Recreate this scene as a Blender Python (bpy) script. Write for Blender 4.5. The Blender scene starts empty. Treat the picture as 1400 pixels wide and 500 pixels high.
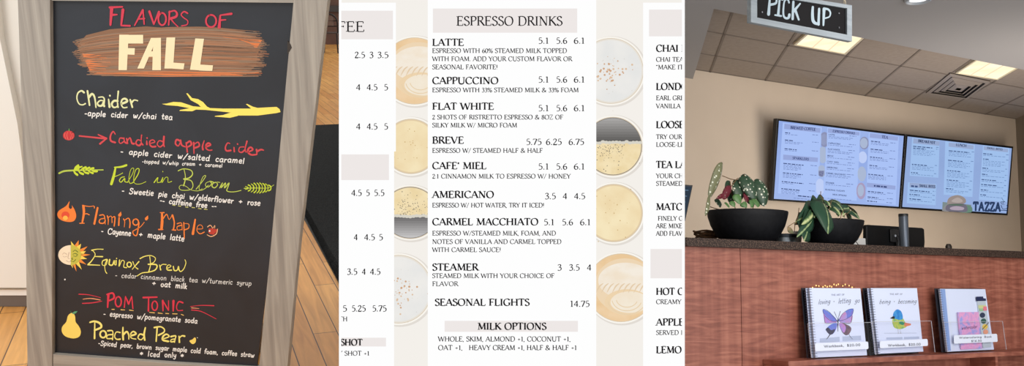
import bpy, math, random
from mathutils import Vector, Matrix
random.seed(7)
COL = bpy.context.scene.collection
F = 1400.0
# ---------------------------------------------------------------- camera frame -> world
def ray(px, py): return Vector(((px-700)/F, 1.0, -(py-250)/F))
HV = ray(3000, 410)            # direction the counter, wall and ceiling edges run in
DV = ray(860, 400)             # direction of the ceiling lines running to the wall
UV_ = HV.cross(DV).normalized()
h_c = HV.normalized()
WZ = UV_
WY = (Vector((0, 1, 0)) - WZ*WZ.y).normalized()
WX = WY.cross(WZ)
EYE = Vector((0, 0, .95))
def V(v): return Vector((v.dot(WX), v.dot(WY), v.dot(WZ)))
def P(v): return V(v) + EYE
def at(px, py, Y): return P(ray(px, py)*Y)
RAY = lambda px, py: V(ray(px, py))
H = V(h_c); U = Vector((0, 0, 1)); A = U.cross(H).normalized(); H = A.cross(U).normalized(); D = V(DV).normalized()
D.z = 0; D.normalize()

class Frame:
    """a flat working frame: x to the right, y away from the viewer, z up"""
    def __init__(s, o, x, z):
        s.o = Vector(o); s.x = Vector(x).normalized(); s.y = Vector(z).cross(s.x).normalized(); s.z = s.x.cross(s.y)
        m = Matrix((s.x, s.y, s.z)).transposed().to_4x4(); m.translation = s.o; s.m = m; s.i = m.inverted()
    def loc(s, p): return s.i @ p
    def hit(s, px, py, y=0.0):
        r = RAY(px, py); o = s.o + s.y*y
        t = (o-EYE).dot(s.y)/r.dot(s.y)
        q = s.i @ (EYE + r*t)
        return (q.x, q.z)
    def hitz(s, px, py, z=0.0):
        r = RAY(px, py); o = s.o + s.z*z
        t = (o-EYE).dot(s.z)/r.dot(s.z)
        q = s.i @ (EYE + r*t)
        return (q.x, q.y)
    def w(s, x, y, z): return s.m @ Vector((x, y, z))
    def at(s, p): return Frame(p, s.x, s.z)

# ---------------------------------------------------------------- materials
def lin(c):
    c /= 255.0
    return c/12.92 if c <= .04045 else ((c+.055)/1.055)**2.4
def rgb(c): return (lin(c[0]), lin(c[1]), lin(c[2]), 1)
MC = {}
def nn(nt, t, **k):
    n = nt.nodes.new(t)
    for a, b in k.items(): setattr(n, a, b)
    return n
def base(name):
    m = bpy.data.materials.new(name); m.use_nodes = True; nt = m.node_tree; nt.nodes.clear()
    o = nn(nt, 'ShaderNodeOutputMaterial'); return m, nt, o
def mat(name, c, rough=.6, metal=0, c2=None, scale=(8, 8, 8), bump=0, nscale=1, detail=3, spec=.5, lo=.35, hi=.65, coat=0, emit=None, coord='Object', c3=None, dist=0):
    """principled surface with an optional stretched noise between two or three colours"""
    if name in MC: return MC[name]
    m, nt, o = base(name); b = nn(nt, 'ShaderNodeBsdfPrincipled'); nt.links.new(b.outputs[0], o.inputs[0])
    b.inputs['Base Color'].default_value = rgb(c); b.inputs['Roughness'].default_value = rough; b.inputs['Metallic'].default_value = metal
    b.inputs['Specular IOR Level'].default_value = spec; b.inputs['Coat Weight'].default_value = coat
    if c2 or bump:
        tc = nn(nt, 'ShaderNodeTexCoord'); mp = nn(nt, 'ShaderNodeMapping'); mp.inputs['Scale'].default_value = scale
        no = nn(nt, 'ShaderNodeTexNoise'); no.inputs['Scale'].default_value = nscale; no.inputs['Detail'].default_value = detail; no.inputs['Distortion'].default_value = dist
        nt.links.new(tc.outputs[coord], mp.inputs[0]); nt.links.new(mp.outputs[0], no.inputs['Vector'])
        if c2:
            r = nn(nt, 'ShaderNodeValToRGB'); r.color_ramp.elements[0].position = lo; r.color_ramp.elements[1].position = hi
            r.color_ramp.elements[0].color = rgb(c); r.color_ramp.elements[1].color = rgb(c2)
            if c3:
                e = r.color_ramp.elements.new((lo+hi)/2); e.color = rgb(c3)
            nt.links.new(no.outputs[0], r.inputs[0]); nt.links.new(r.outputs[0], b.inputs['Base Color'])
        if bump:
            bp = nn(nt, 'ShaderNodeBump'); bp.inputs['Strength'].default_value = bump; bp.inputs['Distance'].default_value = .004
            nt.links.new(no.outputs[0], bp.inputs['Height']); nt.links.new(bp.outputs[0], b.inputs['Normal'])
    MC[name] = m; return m
def glow(name, c, k=1.0, c2=None, scale=(20, 20, 20), lo=.35, hi=.65, light=False, gloss=0, detail=3):
    """a lit screen or lamp surface"""
    if name in MC: return MC[name]
    m, nt, o = base(name); e = nn(nt, 'ShaderNodeEmission'); e.inputs[0].default_value = rgb(c); e.inputs[1].default_value = k
    if c2:
        tc = nn(nt, 'ShaderNodeTexCoord'); mp = nn(nt, 'ShaderNodeMapping'); mp.inputs['Scale'].default_value = scale
        no = nn(nt, 'ShaderNodeTexNoise'); no.inputs['Scale'].default_value = 1; no.inputs['Detail'].default_value = detail
        r = nn(nt, 'ShaderNodeValToRGB'); r.color_ramp.elements[0].position = lo; r.color_ramp.elements[1].position = hi
        r.color_ramp.elements[0].color = rgb(c); r.color_ramp.elements[1].color = rgb(c2)
        nt.links.new(tc.outputs['Object'], mp.inputs[0]); nt.links.new(mp.outputs[0], no.inputs['Vector'])
        nt.links.new(no.outputs[0], r.inputs[0]); nt.links.new(r.outputs[0], e.inputs[0])
    last = e.outputs[0]
    if gloss:
        g = nn(nt, 'ShaderNodeBsdfGlossy'); g.inputs['Roughness'].default_value = .12; g.inputs[0].default_value = (gloss, gloss, gloss, 1)
        ad = nn(nt, 'ShaderNodeAddShader'); nt.links.new(last, ad.inputs[0]); nt.links.new(g.outputs[0], ad.inputs[1]); last = ad.outputs[0]
    nt.links.new(last, o.inputs[0])
    if not light: m.cycles.emission_sampling = 'NONE'
    MC[name] = m; return m
def clear(name, tint=(254, 254, 255), g=.018, rough=.1):
    if name in MC: return MC[name]
    m, nt, o = base(name); t = nn(nt, 'ShaderNodeBsdfTransparent'); t.inputs[0].default_value = rgb(tint)
    gl = nn(nt, 'ShaderNodeBsdfGlossy'); gl.inputs['Roughness'].default_value = rough
    mx = nn(nt, 'ShaderNodeMixShader'); mx.inputs[0].default_value = g
    nt.links.new(t.outputs[0], mx.inputs[1]); nt.links.new(gl.outputs[0], mx.inputs[2]); nt.links.new(mx.outputs[0], o.inputs[0])
    MC[name] = m; return m

# ---------------------------------------------------------------- mesh builder
class MB:
    def __init__(s): s.v = []; s.f = []; s.uv = []; s.mi = []; s.sm = False
    def face(s, pts, uv=None, mi=0):
        n = len(s.v); s.v += [tuple(p) for p in pts]; s.f.append(list(range(n, n+len(pts)))); s.uv.append(uv or [(0, 0)]*len(pts)); s.mi.append(mi)
    def mesh(s, vs, fs, mi=0):
        n = len(s.v); s.v += [tuple(p) for p in vs]
        for f in fs: s.f.append([i+n for i in f]); s.uv.append([(0, 0)]*len(f)); s.mi.append(mi)
    def box(s, x0, x1, y0, y1, z0, z1, b=0.0):
        if b <= 0:
            vs = [(x, y, z) for x in (x0, x1) for y in (y0, y1) for z in (z0, z1)]
            s.mesh(vs, [(0, 1, 3, 2), (4, 6, 7, 5), (0, 4, 5, 1), (2, 3, 7, 6), (0, 2, 6, 4), (1, 5, 7, 3)])
        else:
            s.prism([(x0+b, z0), (x1-b, z0), (x1, z0+b), (x1, z1-b), (x1-b, z1), (x0+b, z1), (x0, z1-b), (x0, z0+b)], y0, y1, b*.8)
    def prism(s, pts, y0, y1, b=0.0):
        """closed outline in (x, z), extruded from y0 to y1; b bevels the rims"""
        n = len(pts)
        if b > 0:
            cx = sum(p[0] for p in pts)/n; cz = sum(p[1] for p in pts)/n
            def inset(p):
                d = math.hypot(p[0]-cx, p[1]-cz) or 1; k = max(0, 1-b/d*1.3); return (cx+(p[0]-cx)*k, cz+(p[1]-cz)*k)
            q = [inset(p) for p in pts]; rings = [(q, y0), (pts, y0+b), (pts, y1-b), (q, y1)]
        else: rings = [(pts, y0), (pts, y1)]
        vs = [(p[0], y, p[1]) for r, y in rings for p in r]; fs = []
        for k in range(len(rings)-1):
            for i in range(n):
                j = (i+1) % n; fs.append((k*n+i, k*n+j, (k+1)*n+j, (k+1)*n+i))
        fs.append(list(range(n))[::-1]); fs.append([(len(rings)-1)*n+i for i in range(n)])
        s.mesh(vs, fs)
    def tube(s, pts, r, n=8, closed=False):
        pts = [Vector(p) for p in pts]; m = len(pts); vs = []; fs = []
        rr = r if isinstance(r, (list, tuple)) else [r]*m
        up = Vector((0.123, .31, .94))
        for i, p in enumerate(pts):
            if closed: t = pts[(i+1) % m]-pts[i-1]
            else: t = pts[min(i+1, m-1)]-pts[max(i-1, 0)]
            t.normalize()
            if abs(t.dot(up)) > .95: up = Vector((1, .1, .05))
            a = t.cross(up).normalized(); b = a.cross(t).normalized()
            if i and (a.dot(pa) < 0): a, b = -a, -b
            pa = a
            for k in range(n):
                q = 2*math.pi*k/n; vs.append(p+(a*math.cos(q)+b*math.sin(q))*rr[i])
        for i in range(m if closed else m-1):
            j = (i+1) % m
            for k in range(n): l = (k+1) % n; fs.append((i*n+k, i*n+l, j*n+l, j*n+k))
        if not closed: fs.append(list(range(n))[::-1]); fs.append([(m-1)*n+k for k in range(n)])
        s.mesh(vs, fs)
    def lathe(s, prof, c=(0, 0, 0), sx=1, sy=1, n=40, shear=0):
        vs = []; fs = []; m = len(prof)
        for r, z in prof:
            for k in range(n):
                q = 2*math.pi*k/n; vs.append((c[0]+r*math.cos(q)*sx, c[1]+r*math.sin(q)*sy, c[2]+z))
        for i in range(m-1):
            for k in range(n): l = (k+1) % n; fs.append((i*n+k, i*n+l, (i+1)*n+l, (i+1)*n+k))
        if prof[0][0] > 1e-5: fs.append(list(range(n))[::-1])
        if prof[-1][0] > 1e-5: fs.append([(m-1)*n+k for k in range(n)])
        s.mesh(vs, fs)
    def build(s, name, m, frame=None, parent=None, smooth=False):
        me = bpy.data.meshes.new(name); me.from_pydata(s.v, [], s.f)
        if any(u != (0, 0) for l in s.uv[:50] for u in l):
            uvl = me.uv_layers.new(name='UVMap'); k = 0
            for l in s.uv:
                for u in l: uvl.data[k].uv = u; k += 1
        ms = m if isinstance(m, (list, tuple)) else [m]
        for q in ms: me.materials.append(q)
        if len(ms) > 1: me.polygons.foreach_set('material_index', s.mi)
        me.validate(); 
        o = bpy.data.objects.new(name, me); COL.objects.link(o)
        if smooth:
            me.polygons.foreach_set('use_smooth', [True]*len(me.polygons))
            md = o.modifiers.new('weld', 'WELD'); md.merge_threshold = 1e-6
            if smooth != 2:
                me.set_sharp_from_angle(angle=math.radians(50))
        if parent is not None: o.parent = parent
        elif frame is not None: o.matrix_world = frame.m
        return o
def tag(o, label=None, cat=None, group=None, kind=None):
    if label: o['label'] = label
    if cat: o['category'] = cat
    if group: o['group'] = group
    if kind: o['kind'] = kind
    return o
def empty(name, frame, label, cat, group=None):
    o = bpy.data.objects.new(name, None); COL.objects.link(o); o.matrix_world = frame.m; o.empty_display_size = .05
    return tag(o, label, cat, group)

# ---------------------------------------------------------------- flat strokes (2-D, y down like the writing itself)
def pts_of(st):
    return [tuple(float(a) for a in p.split(',')) for p in st.split()]
def smooth(p, k=5, closed=False):
    n = len(p)
    if n < 3: return p
    out = []
    rng = range(n) if closed else range(n-1)
    for i in rng:
        if closed: a, b, c, d = p[i-1], p[i], p[(i+1) % n], p[(i+2) % n]
        else: a, b, c, d = p[max(i-1, 0)], p[i], p[i+1], p[min(i+2, n-1)]
        for j in range(k):
            t = j/k; t2 = t*t; t3 = t2*t
            out.append(tuple(.5*((2*b[q])+(-a[q]+c[q])*t+(2*a[q]-5*b[q]+4*c[q]-d[q])*t2+(-a[q]+3*b[q]-3*c[q]+d[q])*t3) for q in (0, 1)))
    if not closed: out.append(p[-1])
    return out
def ribbon(p, wf, cap=True):
    """quads along a polyline; wf(i, dx, dy) gives the full width"""
    q = [p[0]]
    for a in p[1:]:
        if math.hypot(a[0]-q[-1][0], a[1]-q[-1][1]) > 1e-4: q.append(a)
    p = q
    if len(p) < 2: return []
    n = len(p); L = []; R = []
    for i in range(n):
        if i == 0: dx, dy = p[1][0]-p[0][0], p[1][1]-p[0][1]
        elif i == n-1: dx, dy = p[-1][0]-p[-2][0], p[-1][1]-p[-2][1]
        else:
            ax, ay = p[i][0]-p[i-1][0], p[i][1]-p[i-1][1]; bx, by = p[i+1][0]-p[i][0], p[i+1][1]-p[i][1]
            la, lb = math.hypot(ax, ay), math.hypot(bx, by); dx, dy = ax/la+bx/lb, ay/la+by/lb
        l = math.hypot(dx, dy) or 1; dx /= l; dy /= l
        w = wf(i/(n-1), dx, dy)/2
        if i == 0 and cap:
            c = (p[0][0]-dx*w*.8, p[0][1]-dy*w*.8); L.append((c[0]-dy*w*.5, c[1]+dx*w*.5)); R.append((c[0]+dy*w*.5, c[1]-dx*w*.5))
        L.append((p[i][0]-dy*w, p[i][1]+dx*w)); R.append((p[i][0]+dy*w, p[i][1]-dx*w))
        if i == n-1 and cap:
            c = (p[i][0]+dx*w*.8, p[i][1]+dy*w*.8); L.append((c[0]-dy*w*.5, c[1]+dx*w*.5)); R.append((c[0]+dy*w*.5, c[1]-dx*w*.5))
    return [[L[i], L[i+1], R[i+1], R[i]] for i in range(len(L)-1)]
def split_corners(p, ang=70):
    out = []; cur = [p[0]]
    for i in range(1, len(p)):
        cur.append(p[i])
        if i < len(p)-1:
            a = math.atan2(p[i][1]-p[i-1][1], p[i][0]-p[i-1][0]); b = math.atan2(p[i+1][1]-p[i][1], p[i+1][0]-p[i][0])
            d = abs((math.degrees(b-a)+180) % 360-180)
            if d > ang: out.append(cur); cur = [p[i]]
    out.append(cur); return out
def hand(st, w, T=lambda p: p):
    """hand-drawn strokes 'x,y x,y; ~x,y ...' -> list of strokes, each a list of quads"""
    out = []
    for s_ in st.split(';'):
        s_ = s_.strip()
        if not s_: continue
        ww = w
        if s_[0] == '[':
            a, s_ = s_[1:].split(']'); ww = float(a)
        if s_[0] == 'o':     # ellipse  o cx,cy rx,ry
            (cx, cy), (rx, ry) = pts_of(s_[1:]); p = [(cx+rx*math.cos(t*math.pi/10), cy+ry*math.sin(t*math.pi/10)) for t in range(-6, 15)]
            out.append(ribbon([T(a) for a in p], lambda i, x, y: ww)); continue
        sm = s_[0] == '~'; p = pts_of(s_.lstrip('~'))
        if sm: parts = [smooth(p)]
        else: parts = split_corners(p, 40)
        for q in parts: out.append(ribbon([T(a) for a in q], lambda i, x, y: ww*(.85+.25*math.sin(3.1*i+q[0][0]))))
    return out
def disc(cx, cy, rx, ry=None, n=28, a0=0, a1=360):
    ry = ry or rx; full = abs(a1-a0) >= 360; m = n if full else n+1
    return [(cx+rx*math.cos(math.radians(a0+(a1-a0)*i/n)), cy+ry*math.sin(math.radians(a0+(a1-a0)*i/n))) for i in range(m)]
def clip(poly, x0, x1, y0, y1):
    for ax, lim, sg in ((0, x0, 1), (0, x1, -1), (1, y0, 1), (1, y1, -1)):
        out = []; n = len(poly)
        for i in range(n):
            a, b = poly[i], poly[(i+1) % n]; ia = (a[ax]-lim)*sg >= 0; ib = (b[ax]-lim)*sg >= 0
            if ia: out.append(a)
            if ia != ib:
                t = (lim-a[ax])/(b[ax]-a[ax]); out.append((a[0]+t*(b[0]-a[0]), a[1]+t*(b[1]-a[1])))
        poly = out
        if len(poly) < 3: return []
    return poly
def flat(name, strokes, m, hitf, off, parent, box=None, step=1.5e-5):
    """strokes: list of lists of polygons in writing coordinates, laid on the frame's plane at -off"""
    mb = MB()
    for k, st in enumerate(strokes):
        y = -(off+step*(k % 12))
        for pl in st:
            if box: pl = clip(pl, *box)
            if len(pl) < 3: continue
            mb.face([(x, y, z) for x, z in (hitf(a[0], a[1]) for a in pl)])
    return mb.build(name, m, parent=parent)
# ---------------------------------------------------------------- letter skeletons, cap height 100, y up
G = {
'A': (72, "_5,0 35,100;^35,100 66,0;_16,36 55,36", "5,0 66,0"),
'B': (62, "^15,0 15,100;~15,100 34,100 46,91 46,70 34,55 15,54;~30,54 46,50 54,38 54,18 44,3 30,0 15,0", "13,0 13,100"),
'C': (72, "~66,80 52,98 34,99 16,84 8,50 16,16 34,1 52,2 67,20;_66,98 66,76", ""),
'D': (78, "^15,0 15,100;~15,100 38,100 60,88 70,50 60,12 38,0 15,0", "13,0 13,100"),
'E': (62, "^15,0 15,100;_15,100 52,100;_15,53 42,53;_15,0 55,0;_52,100 52,82;_42,62 42,44;_55,0 57,20", "12,0 12,100"),
'F': (57, "^15,0 15,100;_15,100 51,100;_15,52 42,52;_51,100 51,82;_42,61 42,43", "15,0 12,100"),
'G': (77, "~66,82 52,98 34,99 16,84 8,50 16,16 34,1 52,2 66,12;^65,42 65,10;_66,98 66,78", "65,42"),
'H': (81, "^15,0 15,100;^66,0 66,100;_15,52 66,52", "15,0 15,100 66,0 66,100"),
'I': (34, "^17,0 17,100", "17,0 17,100"),
'J': (36, "^20,100 20,0;~20,10 18,-14 4,-22", "20,100"),
'K': (70, "^15,0 15,100;_58,100 16,48;^28,58 66,0", "15,0 15,100 58,100 66,0"),
'L': (58, "^15,0 15,100;_15,0 52,0;_52,0 55,22", "13,0 15,100"),
'M': (92, "_14,0 17,100;^17,100 46,6;_46,6 75,100;^75,100 79,0", "14,0 15,100 77,100 79,0"),
'N': (80, "_15,0 15,100;^15,100 66,0;_66,0 66,100", "15,0 12,100 66,100"),
'O': (82, "~41,100 18,88 8,50 18,12 41,0 64,12 74,50 64,88 41,100", ""),
'P': (58, "^15,0 15,100;~15,100 38,99 51,86 49,62 36,50 18,48", "15,0 13,100"),
'Q': (82, "~41,100 18,88 8,50 18,12 41,0 64,12 74,50 64,88 41,100;^44,2 80,-22", ""),
'R': (66, "^15,0 15,100;~15,100 38,99 50,87 48,64 34,53 18,51;^32,52 64,0", "15,0 13,100 65,0"),
'S': (52, "~43,84 34,98 20,99 10,86 12,68 28,54 43,40 46,18 34,2 18,0 8,16;_43,98 43,80;_7,20 7,2", ""),
'T': (66, "^33,0 33,100;_5,100 61,100;_5,100 4,80;_61,100 62,80", "33,0"),
'U': (78, "~^15,100 15,35 22,8 40,0 58,8 64,35 64,100", "15,100 64,100"),
'V': (72, "^6,100 37,0;_37,0 66,100", "6,100 66,100"),
'W': (102, "^5,100 30,0;_30,0 51,96;^51,96 74,0;_74,0 97,100", "5,100 97,100"),
'X': (70, "^8,100 62,0;_8,0 60,100", "8,0 8,100 62,0 61,100"),
'Y': (66, "^5,100 34,46;_34,46 61,100;^34,46 34,0", "5,100 61,100 34,0"),
'Z': (64, "_8,100 57,100;_57,100 7,0;_7,0 58,0;_8,100 8,82;_58,0 60,20", ""),
'0': (52, "~26,96 12,84 6,48 12,12 26,0 40,12 46,48 40,84 26,96", ""),
'1': (40, "^21,0 21,94;_21,94 8,84", "21,0"),
'2': (50, "~8,74 16,92 30,94 39,80 36,60 20,30 6,2;^6,3 44,3;_44,3 47,16", ""),
'3': (48, "~9,80 18,94 32,92 37,76 30,58 17,52;~17,52 34,48 42,30 36,8 20,-1 7,8", ""),
'4': (52, "_36,94 4,28;_4,28 48,28;^36,94 36,0", ""),
'5': (48, "_38,93 14,93;_14,93 11,56;~11,56 28,56 40,44 40,20 28,2 8,2", ""),
'6': (50, "~40,94 22,80 9,52 9,22 22,1 38,8 43,28 36,48 22,50 10,36", ""),
'7': (46, "_5,92 43,92;^43,92 16,0;_5,92 5,76", ""),
'8': (50, "~25,95 11,84 12,66 25,54 40,38 41,14 25,0 9,14 10,38 25,54 38,68 38,85 25,95", ""),
'9': (50, "~9,0 28,14 41,42 41,72 28,94 12,88 7,68 14,48 28,44 40,58", ""),
'.': (24, "^11,0 12,13", ""), ',': (22, "^12,6 8,-14", ""), '!': (28, "^14,30 14,98;^14,0 14,6", ""),
"'": (22, "^12,98 9,72", ""), '"': (32, "^9,96 9,76;^20,96 20,76", ""), ':': (24, "^11,8 12,14;^11,50 12,56", ""),
'-': (34, "_6,36 28,36", ""), '+': (56, "_8,40 48,40;_28,18 28,62", ""), '/': (44, "_2,-12 42,104", ""),
'&': (80, "~70,48 58,14 34,0 12,8 10,30 26,50 44,66 46,86 34,98 22,88 22,68 40,36 74,2", ""),
'%': (78, "~20,96 8,84 10,60 22,54 32,66 30,88 20,96;_66,96 14,0;~60,44 48,34 50,8 60,0 72,10 70,36 60,44", ""),
'$': (52, "~42,78 30,92 14,86 12,66 28,52 43,36 38,12 22,4 8,18;_26,108 26,-10", ""),
'*': (40, "_20,70 20,20;_2,56 38,34;_2,34 38,56", ""), '_': (50, "_0,-10 50,-10", ""),
'a': (46, "~38,46 28,60 14,56 6,36 9,10 20,0 32,10 38,34;~38,58 37,16 44,0", ""),
'b': (46, "8,100 8,2;~8,28 18,54 34,52 40,28 34,4 20,0 8,12", ""),
'c': (40, "~35,48 26,60 12,54 6,30 12,6 24,0 36,10", ""),
'd': (48, "~38,42 28,56 12,52 6,28 12,4 24,0 38,18;~40,100 38,20 44,0", ""),
'e': (42, "~7,30 34,34 33,54 20,60 8,46 6,22 16,2 28,0 38,10", ""),
'f': (32, "~34,90 24,100 15,86 14,0;2,54 30,56", ""),
'g': (44, "~36,46 26,58 12,54 6,34 12,14 24,12 36,28;~37,58 38,0 30,-28 14,-32 6,-18", ""),
'h': (46, "8,100 8,0;~8,30 20,54 34,52 37,24 38,0", ""),
'i': (20, "10,56 10,0;10,80 11,84", ""),
'j': (22, "~14,56 14,-10 4,-30;14,80 15,84", ""),
'k': (42, "8,100 8,0;32,56 9,26;14,30 36,0", ""),
'l': (20, "9,100 10,0", ""),
'm': (66, "7,58 8,0;~8,32 18,56 30,50 32,0;~32,32 42,56 55,50 57,0", ""),
'n': (46, "7,58 8,0;~8,32 20,58 34,50 38,0", ""),
'o': (44, "~22,58 8,48 6,24 18,0 34,6 38,30 32,52 22,58", ""),
'p': (46, "8,58 8,-36;~8,32 18,56 34,54 40,30 34,6 20,0 8,14", ""),
'q': (46, "~38,42 28,58 12,54 6,30 12,4 24,0 38,18;38,58 38,-36", ""),
'r': (34, "7,58 9,0;~9,30 18,52 32,54", ""),
's': (36, "~31,48 22,60 10,54 10,40 24,30 31,16 24,0 6,6", ""),
't': (34, "~15,90 14,20 20,0 30,6;2,56 30,58", ""),
'u': (46, "~8,58 8,16 18,0 32,10 36,30;~37,58 37,16 42,0", ""),
'v': (40, "5,58 19,0 35,58", ""),
'w': (60, "~5,58 12,8 20,2 30,44;~30,44 36,4 44,6 54,58", ""),
'x': (40, "5,58 34,0;34,58 5,0", ""),
'y': (42, "~6,58 8,28 20,14 34,30;~36,58 34,-10 22,-32 8,-22", ""),
'z': (38, "5,56 32,56 6,0 34,0", ""),
}
def text(s_, x0, x1, y0, cap, y1=None, bold=False, mode='serif', w=None, slant=0, jit=0):
    """one line of writing from (x0,y0) to (x1,y1 or y0) on its baseline, y down"""
    y1 = y0 if y1 is None else y1
    sw = 52 if mode == 'hand' else 34; tot = sum(G[c][0] if c in G else sw for c in s_) or 1
    L = math.hypot(x1-x0, y1-y0); kx = L/tot; ky = cap/100.0; dx, dy = (x1-x0)/L, (y1-y0)/L
    thick = cap*(.235 if bold else .16)+(.2 if cap < 7 else .12 if cap < 9 else 0); thin = cap*(.10 if bold else .075)+(.12 if cap < 9 else 0)
    out = []; cur = 0.0; rnd = random.Random(len(s_)*7+int(x0))
    for c in s_:
        if c not in G: cur += sw; continue
        adv, st, se = G[c]; oy = rnd.uniform(-jit, jit); os_ = 1+rnd.uniform(-jit, jit)*.06
        gx = .86 if mode == 'hand' else 1
        def T(p):
            X = (cur+adv/2+(p[0]-adv/2)*gx+slant*p[1])*kx; Y = p[1]*ky*os_+oy
            return (x0+dx*X+dy*Y, y0+dy*X-dx*Y)
        for q in st.split(';'):
            q = q.strip(); sm = q[0] == '~'; q = q.lstrip('~'); ov = q[0] if q[0] in '^_' else ''
            p = pts_of(q.lstrip('^_'))
            if sm: p = smooth(p, 4)
            p = [T(a) for a in p]
            if mode == 'serif':
                if ov == '^': wf = lambda i, a, b: thick
                elif ov == '_': wf = lambda i, a, b: thin*1.15
                else:
                    def wf(i, a, b):
                        f = abs(a*-.30-b*.954) ** 1.7      # broad pen held at a slight angle
                        return thin+(thick-thin)*min(1, f)
                if sm and ov: 
                    def wf(i, a, b): return thin+(thick-thin)*(1-i*.75)
                out.append(ribbon(p, wf, False))
            else:
                ww = w or cap*.16
                for r in ([p] if sm else split_corners(p, 60)): out.append(ribbon(r, lambda i, a, b: ww))
        if mode == 'serif' and se:
            for a, b in pts_of(se):
                hw = 13 if bold else 11; t = thin*.9/ky/2 if ky else 4
                if b > 50: b -= t*.8
                elif b < 10: b += t*.8
                out.append(ribbon([T((a-hw, b)), T((a+hw, b))], lambda i, x, y: thin*.9, False))
        cur += adv
    return out
# ================================================================ LEFT: chalkboard sign on the wooden floor
def VC(x, y, z): return V(Vector((x, y, z)))
FLx = Frame(P(ray(235, 528)*2.483), VC(1, 0, 0), VC(0, -.193, 1))      # floor under the sign
# floor boards run towards the vanishing point of the room
bd = V(ray(228, -20)); bd = (bd-FLx.z*bd.dot(FLx.z)).normalized()
FL = Frame(FLx.o, bd.cross(FLx.z), FLx.z)                                  # y along the boards
def wood_floor():
    m, nt, o = base('honey oak boards'); b = nn(nt, 'ShaderNodeBsdfPrincipled'); nt.links.new(b.outputs[0], o.inputs[0])
    tc = nn(nt, 'ShaderNodeTexCoord'); mp = nn(nt, 'ShaderNodeMapping'); mp.inputs['Rotation'].default_value = (0, 0, math.pi/2)
    mp.inputs['Location'].default_value = (0, .02, 0)
    br = nn(nt, 'ShaderNodeTexBrick'); br.offset = .37; br.inputs['Scale'].default_value = 1; br.inputs['Brick Width'].default_value = .75; br.inputs['Row Height'].default_value = .066
    br.inputs['Mortar Size'].default_value = .0016; br.inputs['Mortar Smooth'].default_value = .2; br.inputs['Bias'].default_value = 0
    br.inputs['Color1'].default_value = rgb((246, 186, 104)); br.inputs['Color2'].default_value = rgb((226, 160, 82)); br.inputs['Mortar'].default_value = rgb((70, 42, 20))
    nt.links.new(tc.outputs['Object'], mp.inputs[0]); nt.links.new(mp.outputs[0], br.inputs['Vector'])
    m2 = nn(nt, 'ShaderNodeMapping'); m2.inputs['Scale'].default_value = (40, 2.5, 1); no = nn(nt, 'ShaderNodeTexNoise'); no.inputs['Scale'].default_value = 1; no.inputs['Detail'].default_value = 6
    no.inputs['Distortion'].default_value = 1.2
    nt.links.new(tc.outputs['Object'], m2.inputs[0]); nt.links.new(m2.outputs[0], no.inputs['Vector'])
    r = nn(nt, 'ShaderNodeValToRGB'); r.color_ramp.elements[0].position = .3; r.color_ramp.elements[1].position = .7
    r.color_ramp.elements[0].color = (.62, .55, .48, 1); r.color_ramp.elements[1].color = (1, 1, 1, 1)
    mx = nn(nt, 'ShaderNodeMix', data_type='RGBA', blend_type='MULTIPLY'); mx.inputs[0].default_value = .8
    nt.links.new(no.outputs[0], r.inputs[0]); nt.links.new(br.outputs[0], mx.inputs[6]); nt.links.new(r.outputs[0], mx.inputs[7]); nt.links.new(mx.outputs[2], b.inputs['Base Color'])
    b.inputs['Roughness'].default_value = .32; b.inputs['Specular IOR Level'].default_value = .4
    return m
def fl_pt(px, Y):      # floor point under image column px at distance Y
    v = P(Vector(((px-700)/F*Y, Y, 0))); q = FL.i @ v; return (q.x, q.y)
def fl_slab(mb, pts, z0, z1):
    n = len(pts); mb.mesh([(x, y, z) for z in (z0, z1) for x, y in pts], [list(range(n))[::-1], [n+i for i in range(n)]]+[(i, (i+1) % n, n+(i+1) % n, n+i) for i in range(n)])
mb = MB(); fl_slab(mb, [fl_pt(-700, 1.3), fl_pt(474, 1.3), fl_pt(474, 17.5), fl_pt(250, 17.5), fl_pt(-700, 5)], -.04, 0)
o = mb.build('floor', wood_floor(), FL); tag(o, kind='structure')

# wall on the left with its base strips
WL = Frame(FLx.m @ Vector((0, FLx.hitz(20, 418)[1], 0)), FLx.x, FLx.z)
wall_m = mat('warm white wall', (226, 222, 214), .7)
xe = WL.hit(120, 300)[0]; x00 = WL.hit(-260, 300)[0]
mb = MB(); mb.box(x00, xe, 0, .12, -.02, 3.2)
tag(mb.build('wall_left', wall_m, WL), kind='structure')
z1 = WL.hit(20, 402)[1]; z2 = WL.hit(20, 394)[1]
mb = MB(); mb.box(x00, xe+.006, -.008, 0, 0.001, z1)
tag(mb.build('baseboard_left', mat('dark vinyl base', (104, 94, 88), .5), WL), kind='structure')
mb = MB(); mb.box(x00, xe+.006, -.012, 0, z1, z2, .002)
tag(mb.build('trim_1', mat('white painted trim', (238, 238, 236), .45), WL), kind='structure')
# raised cream panel with a sloping edge
q = [WL.hit(a, b, -.03) for a, b in ((-120, -60), (-12, -60), (0, 54), (24, 170), (31, 225), (37, 330), (38, 393), (-120, 393))]
mb = MB(); mb.prism(q, -.03, 0)
tag(mb.build('trim_2', mat('cream panel', (232, 229, 222), .6), WL), kind='structure')

# rear of that room
FB = Frame(FLx.m @ Vector((0, 14.6, 0)), FLx.x, FLx.z)
xq = FB.hit(474, 0)[0]
mb = MB(); mb.box(-5, xq, 0, .15, -.05, 4)
tag(mb.build('wall_back', mat('dim brown wall', (118, 84, 70), .8, c2=(90, 64, 54), nscale=1.2, scale=(1, 1, 1)), FB), kind='structure')
zb = FB.hit(450, 12, -.05)[1]
mb = MB(); mb.box(-5, xq, -.05, 0, zb-.05, zb+.05, .006)
tag(mb.build('trim_3', mat('dark rail wood', (52, 44, 42), .5), FB), kind='structure')

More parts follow.
